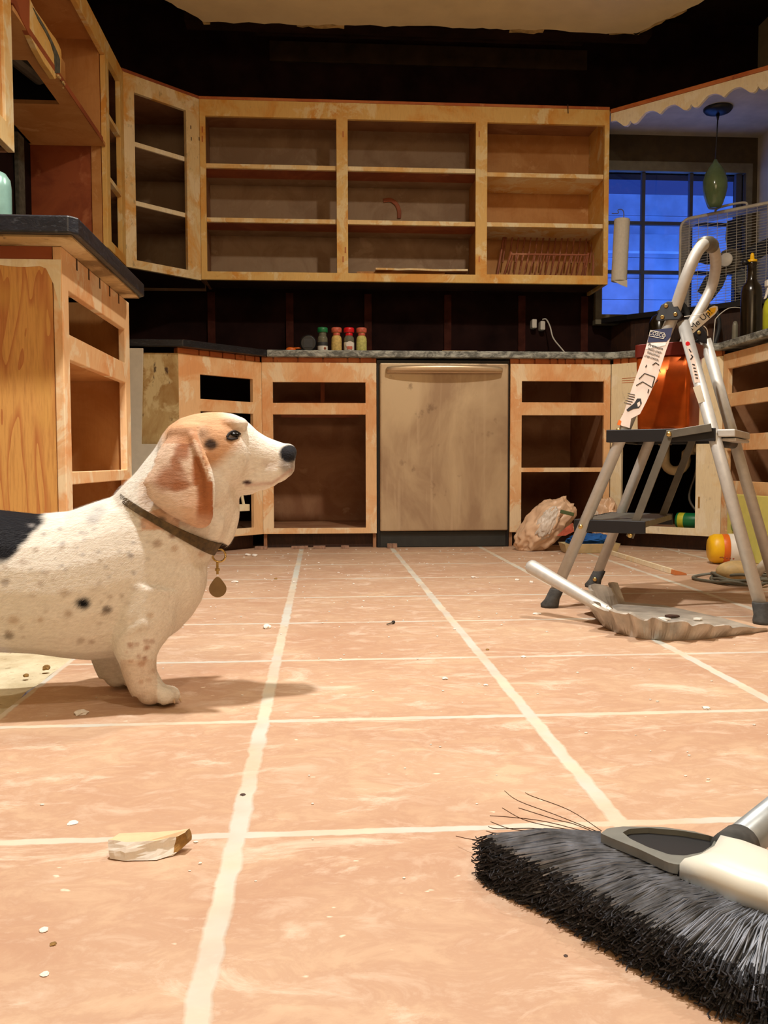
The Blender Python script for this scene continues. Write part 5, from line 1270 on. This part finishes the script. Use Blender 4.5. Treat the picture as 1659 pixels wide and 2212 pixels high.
for k in range(5):
    a = 2*PI*k/5+.3; d1 = FD*math.cos(a)+ZV*math.sin(a); d2 = -FD*math.sin(a)+ZV*math.cos(a); c_ = fc+FNn*.055
    bm = B(); prism(bm, [c_+d1*.055-d2*.02-FNn*.012, c_+d1*.12-d2*.06-FNn*.02, c_+d1*.20-d2*.05-FNn*.02, c_+d1*.205+d2*.03+FNn*.012, c_+d1*.12+d2*.035+FNn*.014, c_+d1*.055+d2*.02+FNn*.01], FNn*.002); obj('blade', bm, simple('grey_blade', (46, 50, 58), .5) if k == 0 else D.materials['grey_blade'], fn_)
bm = B(); tube(bm, smoothpath([fp(.17, .05, fz1), fp(.175, .05, fz1+.022), fp(.21, .05, fz1+.030), fp(.29, .05, fz1+.030), fp(.325, .05, fz1+.022), fp(.33, .05, fz1)]), .006, 8); obj('carry_handle', bm, D.materials['grey_fan_housing'], fn_, smooth=True)

# ------------------------------------------------------------------ things on the right worktop
c = at(1622, 700, Y=3.60); c.z = CT+.001
bo = root('bottle', c, 'tall dusty dark bottle with a yellow pourer on the right worktop', 'bottle')
bm = B(); lathe(bm, [(.036, 0), (.041, .004), (.042, .02), (.042, .195), (.038, .218), (.024, .236), (.019, .25), (.0175, .305), (.019, .307), (.019, .318), (.016, .32)], c, n=28); obj('glass_body', bm, M['bottle_glass'], bo, smooth=True)
bm = B(); lathe(bm, [(.019, .3185), (.020, .320), (.020, .328), (.009, .330), (.0075, .350), (.004, .357), (0, .358)], c, n=20); obj('pourer', bm, M['yellow'], bo, smooth=True)
bm = B(); sphere(bm, c+Vector((-.03, 0, .318)), .013, (1.1, 1, .9)); tube(bm, [c+Vector((-.026, 0, .316)), c+Vector((-.016, 0, .31))], .005, 8); obj('stopper', bm, M['black'], bo)
c = at(1672, 700, Y=3.45); c.z = CT+.001
sb = root('spray_bottle', c, 'yellow-green spray bottle with white trigger at the right edge of the photo', 'bottle')
bm = B(); lathe(bm, [(.040, 0), (.043, .005), (.043, .105), (.036, .135), (.016, .155), (.014, .17), (0, .17)], c, n=24); obj('bottle_body', bm, simple('yellow_green_liquid', (196, 200, 50), .3), sb, smooth=True)
bm = B(); lathe(bm, [(.017, .160), (.017, .185), (.012, .19), (0, .19)], c, n=16); box(bm, c.x-.038, c.x+.03, c.y-.012, c.y+.012, c.z+.19, c.z+.215)
prism(bm, [c+Vector((-.03, -.006, .192)), c+Vector((-.036, -.006, .165)), c+Vector((-.044, -.006, .14)), c+Vector((-.036, -.006, .142)), c+Vector((-.026, -.006, .168)), c+Vector((-.018, -.006, .192))], (0, .012, 0)); obj('trigger_head', bm, M['white'], sb, bevel=.003)
c = at(1588, 700, Y=3.70); bm = B(); c.z = CT+.001; lathe(bm, [(.012, 0), (.013, .02), (.012, .075), (.008, .09), (0, .094)], c, n=14); o = obj('small_bottle', bm, simple('clear_grey_plastic', (130, 126, 110), .3), None, base=c, smooth=True); tag(o, 'tiny clear vial standing left of the dark bottle on the worktop', 'bottle')
# tap and sprayer
c = Vector((1.86, 4.10, CT+.001)); c.x = at(1487, 700, Y=4.10).x
tp = root('kitchen_tap', c, 'black arched kitchen tap behind the ladder at the sink', 'tap')
bm = B(); tube(bm, smoothpath([c, c+Vector((0, 0, .14)), c+Vector((-.01, 0, .20)), c+Vector((-.05, -.02, .235)), c+Vector((-.10, -.04, .22)), c+Vector((-.115, -.05, .17)), c+Vector((-.115, -.05, .13))]), .014, 12); obj('spout', bm, M['darkgrey'], tp, smooth=True)
bm = B(); lathe(bm, [(.03, 0), (.03, .01), (.02, .02), (.018, .06), (0, .06)], c, n=18); tube(bm, [c+Vector((.015, 0, .05)), c+Vector((.085, -.01, .09))], .008, 10); obj('tap_base', bm, M['black'], tp, smooth=True)
bm = B(); tube(bm, smoothpath([Vector((c.x+.10, c.y-.03, CT+.006)), Vector((c.x+.135, c.y-.03, CT+.12)), Vector((c.x+.12, c.y-.03, CT+.20)), Vector((c.x+.07, c.y-.03, CT+.23))]), .010, 10); obj('hose', bm, M['darkgrey'], tp, smooth=True)
c = at(1424, 700, Y=4.12); c.z = CT+.001
kt = root('soap_dome', c, 'dark glossy dome-shaped pot beside the tap behind the ladder label', 'pot')
bm = B(); lathe(bm, [(.036, 0), (.046, .02), (.05, .10), (.046, .15), (.034, .178), (.014, .19), (0, .192)], c, n=24); obj('pot_body', bm, M['bottle_glass'], kt, smooth=True)
bm = B(); lathe(bm, [(.010, .192), (.012, .20), (.008, .208), (0, .21)], c, n=14); obj('knob', bm, M['alu_dull'], kt, smooth=True)
bm = B(); tube(bm, smoothpath([at(1545, 690, Y=3.9), at(1556, 678, Y=3.9), at(1572, 667, Y=3.9), at(1590, 664, Y=3.92), at(1612, 668, Y=3.93)]), .0022, 6); 
q = at(1545, 690, Y=3.9); tube(bm, [q, Vector((q.x-.01, q.y, CT+.002))], .0022, 6); o = obj('thin_cord', bm, M['white'], None, base=(q.x, 3.9, CT), smooth=True); tag(o, 'thin white cord arching up behind the ladder toward the dark bottle', 'cord')
# left worktop
c = at(-2, 450, Y=2.30); c.z = .9225
tj = root('enamel_canister', c, 'pale teal glazed canister at the left edge on the black worktop', 'canister')
bm = B(); lathe(bm, [(.026, 0), (.030, .006), (.0305, .15), (.028, .172), (.018, .187), (.006, .193), (0, .194)], c, n=24); obj('canister_body', bm, M['teal'], tj, smooth=True)
bm = B(); sphere(bm, Vector((-.553, 2.32, .9225+.012)), .012, (1, 1.6, 1)); o = obj('red_sponge', bm, M['salmon'], None, base=(-.553, 2.32, .9225)); tag(o, 'small salmon-red rounded lump on the edge of the black left worktop', 'sponge')
bm = B(); box(bm, -1.165, -1.150, 3.55, 3.62, .95, 1.66); o = struct('trim_6', bm, M['old_grey'])

# ------------------------------------------------------------------ floor clutter at the right
def crumple(name, c, r, sc, seed, mat, parent, amp=.25, sub=5, floor_=0.0, skew=(0, 0)):
    bm = B(); bmesh.ops.create_icosphere(bm, subdivisions=sub, radius=1); c = Vector(c)
    for v in bm.verts:
        d = v.co.normalized(); n_ = MN.ridged_multi_fractal(d*1.6+Vector((seed, 0, 0)), .9, 2.1, 4, 1.0, 2.0)
        f = 1+amp*(n_-1.2)*.5+.10*MN.noise(d*4+Vector((0, seed, 0)))+.05*amp*(MN.ridged_multi_fractal(d*5+Vector((0, 0, seed)), .8, 2.2, 4, 1.0, 2.0)-1)
        p = Vector((d.x*sc[0], d.y*sc[1], d.z*sc[2]))*r*f; p.x += skew[0]*p.z; p.y += skew[1]*p.z
        v.co = c+p
        if v.co.z < floor_+.001: v.co.z = floor_+.001
    return obj(name, bm, mat, parent, smooth=True)
from mathutils import noise as MN
bg_ = root('plastic_bag', (1.05, 3.84, 0), 'tan translucent plastic bag of rubbish slumped in front of the right base cabinet', 'bag')
crumple('bag_film', (.995, 3.87, .11), .12, (.9, .75, 1.05), 1.3, M['bag'], bg_, .30, skew=(.55, 0))
crumple('bag_film', (.985, 3.80, .12), .055, (.8, .5, 1.3), 4.1, M['bagwhite'], bg_, .5, skew=(.4, 0)).__setitem__('label', 'white crumpled part of the bag')
crumple('bag_film', (1.06, 3.87, .175), .045, (1.2, .8, .8), 7.7, M['bag'], bg_, .6)
bm = B(); obox(bm, at(1225, 1108, Y=3.74), ((1, 0, -.25), (0, 1, 0), (.25, 0, 1)), (.03, .008, .008)); obj('green_scrap', bm, simple('dull_green_print', (84, 100, 60), .6), bg_, bevel=.003)
bm = B(); prism(bm, [at(x, y, Y=3.745) for x, y in ((1203, 1158), (1222, 1140), (1237, 1130), (1240, 1148), (1222, 1157))], (0, .004, 0)); obj('orange_print', bm, M['salmon'], bg_)
wb_ = root('bin_bag', (1.25, 3.90, 0), 'pinkish crumpled wrapping behind the ladder, right of the tan bag', 'bag')
crumple('wrapping', (1.285, 3.93, .12), .078, (.75, .6, 1.4), 2.2, M['bag'], wb_, .6)
crumple('wrapping', (1.225, 3.93, .14), .045, (.9, .6, .9), 9.2, M['bagwhite'], wb_, .6)
ty = root('baking_tray', (1.16, 3.76, 0), 'cream rectangular tray on the floor holding a blue cloth', 'tray')
bm = B(); X0, X1, Y0, Y1 = 1.05, 1.27, 3.715, 3.80
out_ = [Vector(p) for p in ((X0, Y0, .001), (X1, Y0, .001), (X1, Y1, .001), (X0, Y1, .001))]
tp_ = [Vector(p) for p in ((X0-.012, Y0-.012, .042), (X1+.012, Y0-.012, .042), (X1+.012, Y1+.012, .042), (X0-.012, Y1+.012, .042))]
ctr = Vector((1.16, 3.76, 0)); ins = lambda P, k: [Vector((ctr.x+(p.x-ctr.x)*k, ctr.y+(p.y-ctr.y)*k, p.z)) for p in P]
loft(bm, [out_, tp_, ins(tp_, .95), [p+ZV*.003 for p in ins(out_, .95)]]); obj('tray_pan', bm, simple('cream_tray', (206, 186, 140), .5), ty, bevel=.002)
ct_ = root('blue_cloth', (1.14, 3.77, .045), 'bright blue crumpled cloth lying in the cream tray', 'cloth')
crumple('cloth', (1.165, 3.755, .055), .065, (1.5, .5, .42), 5.5, M['blue'], ct_, .6, floor_=.012)
# moulding strip
a, b = at(1327, 1198, Z=0), at(1462, 1240, Z=0)
d_ = (b-a).normalized(); s_ = Vector((d_.y, -d_.x, 0)); s_ = s_ if s_.x > 0 else -s_
bm = B(); prism(bm, [a-s_*.022+ZV*.001, a+s_*.022+ZV*.001, a+s_*.022+ZV*.006, a+ZV*.010, a-s_*.012+ZV*.018, a-s_*.022+ZV*.018], d_*(b-a).length); o = obj('moulding_strip', bm, M['cream_wood'], None, base=(a+b)/2); tag(o, 'cream moulding strip lying on the tiles behind the ladder feet', 'trim strip')
bm = B(); prism(bm, [b-s_*.022+ZV*.0012, b+s_*.022+ZV*.0012, b+s_*.018+ZV*.007, b+s_*.002+ZV*.012, b-s_*.02+ZV*.017], d_*.035); obj('broken_end', bm, M['shim'], o)
# yellow container lying down
yy = 3.30
c = Vector((at(1530, 1180, Y=yy).x, yy, .0585)); yd = Vector((.97, -.22, 0)).normalized()
yc = root('yellow_tub', (c.x+.07, yy, 0), 'yellow and orange round tub lying on its side with a white lid', 'tub')
bm = B(); lathe(bm, [(.038, 0), (.049, .006), (.0565, .022), (.0565, .072)], c, yd, 28); obj('tub_body', bm, M['yellow'], yc, smooth=True)
bm = B(); lathe(bm, [(.0563, .048), (.0568, .049), (.0568, .071), (.0563, .072)], c, yd, 28); obj('orange_band', bm, M['orange'], yc, smooth=True)
bm = B(); lathe(bm, [(.0566, .0722), (.058, .074), (.058, .130), (.054, .135), (0, .135)], c, yd, 28); obj('lid', bm, M['white'], yc, smooth=True)
bm = B()
for k in range(9):
    u = .012+k*.006; a = -2.2+.1*math.sin(k*2.1); sphere(bm, c+yd*(u+.012)+Vector((0, -1, 0))*.048+ZV*(-.028+.006*math.sin(k*3)), .0035)
obj('brown_print', bm, M['red_strip'], yc)
# pale yellow carton against the right cabinet
bm = B(); A_ = Vector((1.655, 3.50, .001)); B__ = Vector((1.685, 3.14, .001)); dd = (B__-A_).normalized(); nn_ = Vector((-dd.y, dd.x, 0)); nn_ = nn_ if nn_.x > 0 else -nn_
prism(bm, [A_, B__, B__+ZV*.26, A_+ZV*.26], nn_*.03); o = obj('carton', bm, M['lemon'], None, base=(A_+B__)/2, bevel=.002); tag(o, 'pale yellow carton standing against the right base cabinet', 'box')
bm = B(); q = A_.lerp(B__, .16)+ZV*.135-nn_*.0012; sphere(bm, q, .022, (.7, .05, 1.2)); obj('green_logo', bm, simple('dull_green_print2', (110, 130, 60), .6), o)
bm = B(); 
for k in range(3): q = A_.lerp(B__, .08)+ZV*(.055+.012*k)-nn_*.001; tube(bm, [q, q+dd*.05], .0011, 5)
obj('small_print', bm, D.materials['dull_green_print2'], o)
# beige tool with a coiled grey cable
c = at(1590, 1266, Z=0); c = Vector((c.x+.01, 2.78, .036))
c.x = at(1590, 1240, Y=2.78).x
tl = root('power_tool', (c.x, c.y, 0), 'beige rounded power tool lying in its coiled grey cable behind the ladder', 'power tool')
bm = B(); sphere(bm, c, 1, (.066, .045, .0345), 24); obj('tool_body', bm, M['beige'], tl, smooth=True)
bm = B(); tube(bm, [c+Vector((.05, -.03, -.010)), at(1668, 1200, Y=2.70)], [.016, .014], 14); obj('hose', bm, M['white'], tl, smooth=True)
bm = B()
for k, (rx_, ry_, ox, oy, z) in enumerate(((.085, .10, .0, -.03, .006), (.10, .12, .02, -.02, .008), (.11, .14, .045, .0, .016), (.09, .12, .05, .01, .024))):
    pts = [Vector((c.x+ox+rx_*math.cos(a), c.y+oy+ry_*math.sin(a), z+.010*math.sin(a*2+k)**2)) for a in [2*PI*j/32 for j in range(33)]]; tube(bm, pts, .0048, 8, cap=False)
tube(bm, smoothpath([Vector((c.x+.03, c.y+.12, .02)), Vector((c.x-.07, c.y+.13, .006)), Vector((c.x-.115, c.y+.06, .006)), Vector((c.x-.09, c.y-.02, .006)), Vector((c.x-.03, c.y-.10, .006))]), .0048, 8)
obj('cable', bm, M['cable'], tl, smooth=True)
# green can inside the sink cabinet
c = SK.p(.285, .10, BB+.0225+.036); gc = root('green_can', c-ZV*.036, 'green and yellow can lying on its side in the sink cabinet', 'can')
bm = B(); lathe(bm, [(.030, 0), (.035, .003), (.036, .006), (.036, .11), (.033, .114), (0, .114)], c, SK.U, 24); obj('can_body', bm, M['green'], gc, smooth=True)
bm = B(); lathe(bm, [(.0362, .012), (.0365, .013), (.0365, .038), (.0362, .039)], c, SK.U, 24); obj('yellow_band', bm, simple('lime_band', (214, 214, 60), .4), gc, smooth=True)

# ------------------------------------------------------------------ debris on the floor
rs = random.Random(21)
P_ = [(-.212, .872), (-.195, .866), (-.164, .866), (-.150, .874), (-.138, .882), (-.134, .893), (-.160, .897), (-.190, .899), (-.209, .895)]
bm = B(); r0 = [Vector((x, y, .0008+ (.008 if i in (4, 5) else 0))) for i, (x, y) in enumerate(P_)]; r1 = [Vector((x+rs.uniform(-.003, .003), y+(.008 if i < 4 else 0), .0165+(.004 if i in (4, 5) else rs.uniform(-.001, .001)))) for i, (x, y) in enumerate(P_)]
vs = [[bm.verts.new(p) for p in r_] for r_ in (r0, [a.lerp(b, .5)+Vector((0, rs.uniform(-.003, .003), 0)) for a, b in zip(r0, r1)], r1)]
for a, b in zip(vs, vs[1:]):
    for i in range(9): bm.faces.new((a[i], a[(i+1) % 9], b[(i+1) % 9], b[i]))
bm.faces.new(vs[0][::-1]); f = bm.faces.new(vs[2]); f.material_index = 1
for f in bm.faces:
    if f.material_index == 0 and f.calc_center_median().x > -.150: f.material_index = 2
bmesh.ops.subdivide_edges(bm, edges=list(bm.edges), cuts=2, fractal=.0, use_grid_fill=True)
for v in bm.verts: v.co += Vector((MN.noise(v.co*120), MN.noise(v.co*120+Vector((9, 0, 0))), MN.noise(v.co*120+Vector((0, 9, 0)))))*.0016; v.co.z = max(v.co.z, .0005)
o = obj('drywall_chunk', bm, [M['gypsum'], simple('cream_drywall_paper', (226, 196, 156), .8, 0, .06, 60), M['gypsum_dirt']], None, base=(-.17, .89, 0)); tag(o, 'broken drywall chunk lying alone on the near floor at the left', 'debris')
chips = [(175, 1542, 15, .6, 'flat white chip just in front of the dog shadow'), (577, 1357, 9, 1, 'pale wedge-shaped chip beside the middle grout line'), (100, 1447, 8, 1.4, 'brown pebble on the bare concrete under the dog belly'), (56, 1462, 6, 1.2, 'smaller brown pebble on the bare concrete at the left'), (95, 2010, 10, .5, 'white flake on the near tiles at the left edge'), (115, 2040, 8, .5, 'grey-brown flake beside the white flake at the near left'), (97, 2105, 9, .5, 'pale flake nearest the camera at the left'), (432, 1866, 4, .9, 'tiny white crumb right of the drywall chunk'), (525, 1717, 6, .4, 'tiny dark crumb on the left grout line'), (1526, 1531, 9, .6, 'white flake on the grout line at the right'), (1117, 1254+0, 5, .9, 'crumb left of the dustpan handle tip'), (1148, 1259, 5, 1, 'crumb under the dustpan handle tip'), (961, 1467, 6, .8, 'cream crumb in the middle of the floor'), (1049, 1481, 5, .8, 'cream crumb right of the middle grout line'), (1053, 1404, 4, .8, 'brown crumb on the right grout line'), (1131, 1419, 6, .5, 'flat cream crumb right of the right grout line'), (1160, 1326, 9, .3, 'flat white flake left of the near ladder foot'), (1023, 1248, 6, .6, 'white crumb on the far tiles left of the dustpan'), (508, 1258, 8, .5, 'flat cream flake right of the identity tag'), (535, 1200, 7, .7, 'white crumb near the toe board behind the dog'), (550, 1201, 7, .7, 'second white crumb near the toe board behind the dog'), (596, 1251, 4, .8, 'small brown crumb on the far tiles'), (425, 1287, 0, 0, ''), (157, 1778, 11, .25, 'flat white patch of plaster on the floor above the drywall chunk'), (1010, 1950, 0, 0, ''), (1222, 2065, 5, .5, 'dark speck on the near tiles before the broom tips')]
for x, y, s, hh, lb in chips:
    if not s: continue
    c = at(x, y, Z=0); sz = s/1910*c.y*1.0; bm = B(); bmesh.ops.create_icosphere(bm, subdivisions=2, radius=1)
    sd_ = rs.uniform(0, 50)
    for v in bm.verts:
        f = 1+.45*MN.noise(v.co*1.6+Vector((sd_, 0, 0))); v.co = Vector((c.x+v.co.x*sz*f, c.y+v.co.y*sz*f*1.1, max(.0004, sz*.35*hh+v.co.z*sz*.6*hh*f)))
    brown = 'brown' in lb or 'dark' in lb or 'grey-brown' in lb
    o = obj('debris_chip', bm, M['gypsum_dirt'] if brown and 'dark' not in lb else M['dark_wood'] if 'dark' in lb else M['gypsum'], None, base=c); tag(o, lb, 'debris')
# screw
c = at(846, 1350, Z=0); sc_ = root('screw', c, 'small dark screw lying on the tiles in the middle', 'screw')
bm = B(); tube(bm, [c+Vector((-.012, -.006, .003)), c+Vector((.004, .008, .0045))], .0016, 8); obj('shank', bm, M['alu_dull'], sc_); bm = B(); sphere(bm, c+Vector((.005, .010, .0048)), .0045, (1, .6, 1)); obj('screw_head', bm, M['black'], sc_)
# broken pieces along the toe boards
for k, (x, w_, lb) in enumerate(((490, .045, 'in front of the toe board just right of the dog tag'), (566, .055, 'in front of the toe board below the left base cabinet, leftmost'), (648, .075, 'longest, at the toe board where the left grout line ends'), (690, .055, 'at the toe board between the grout line and the dishwasher'), (847, .045, 'at the foot of the dishwasher'), (745, .035, 'small one near the left corner of the dishwasher'))):
    c = at(x, 1184, Z=0); c.y = min(c.y, 4.03); n = 9; bm = B()
    prism(bm, [Vector((c.x-w_/2+w_*j/n, c.y-.012+rs.uniform(-.004, .004), .001)) for j in range(n+1)]+[Vector((c.x+w_/2-w_*j/n, c.y+.015+rs.uniform(-.004, .004), .001)) for j in range(n+1)], (0, 0, .012 if k != 4 else .02))
    o = obj('mortar_piece', bm, simple('pink_grey_mortar', (176, 140, 118), .9, 0, .2, 60) if k == 0 else D.materials['pink_grey_mortar'], None, base=c); tag(o, 'pinkish grey mortar piece '+lb, 'debris', 'mortar pieces along the toe boards')
# tiny crumbs scattered everywhere
bm = B()
for k in range(420):
    x, y = rs.uniform(-.48, 1.6), .6+3.4*rs.random()**.8
    if x > .15 and y < .9 or (.64 < x < 1.06 and 1.85 < y < 2.43) or (1.15 < x < 1.55 and 2.6 < y < 3.0): continue
    s_ = rs.uniform(.0008, .0022)*(.6+y*.35); g_ = bmesh.ops.create_icosphere(bm, subdivisions=1, radius=1, matrix=Matrix.Translation((x, y, s_*.4)) @ Matrix.Diagonal((s_*rs.uniform(.8, 1.7), s_, s_*.5, 1)))
o = obj('plaster_dust', bm, M['gypsum'], None, base=(.5, 2, 0)); tag(o, 'fine plaster crumbs scattered over the tiled floor', 'debris', None, 'stuff')
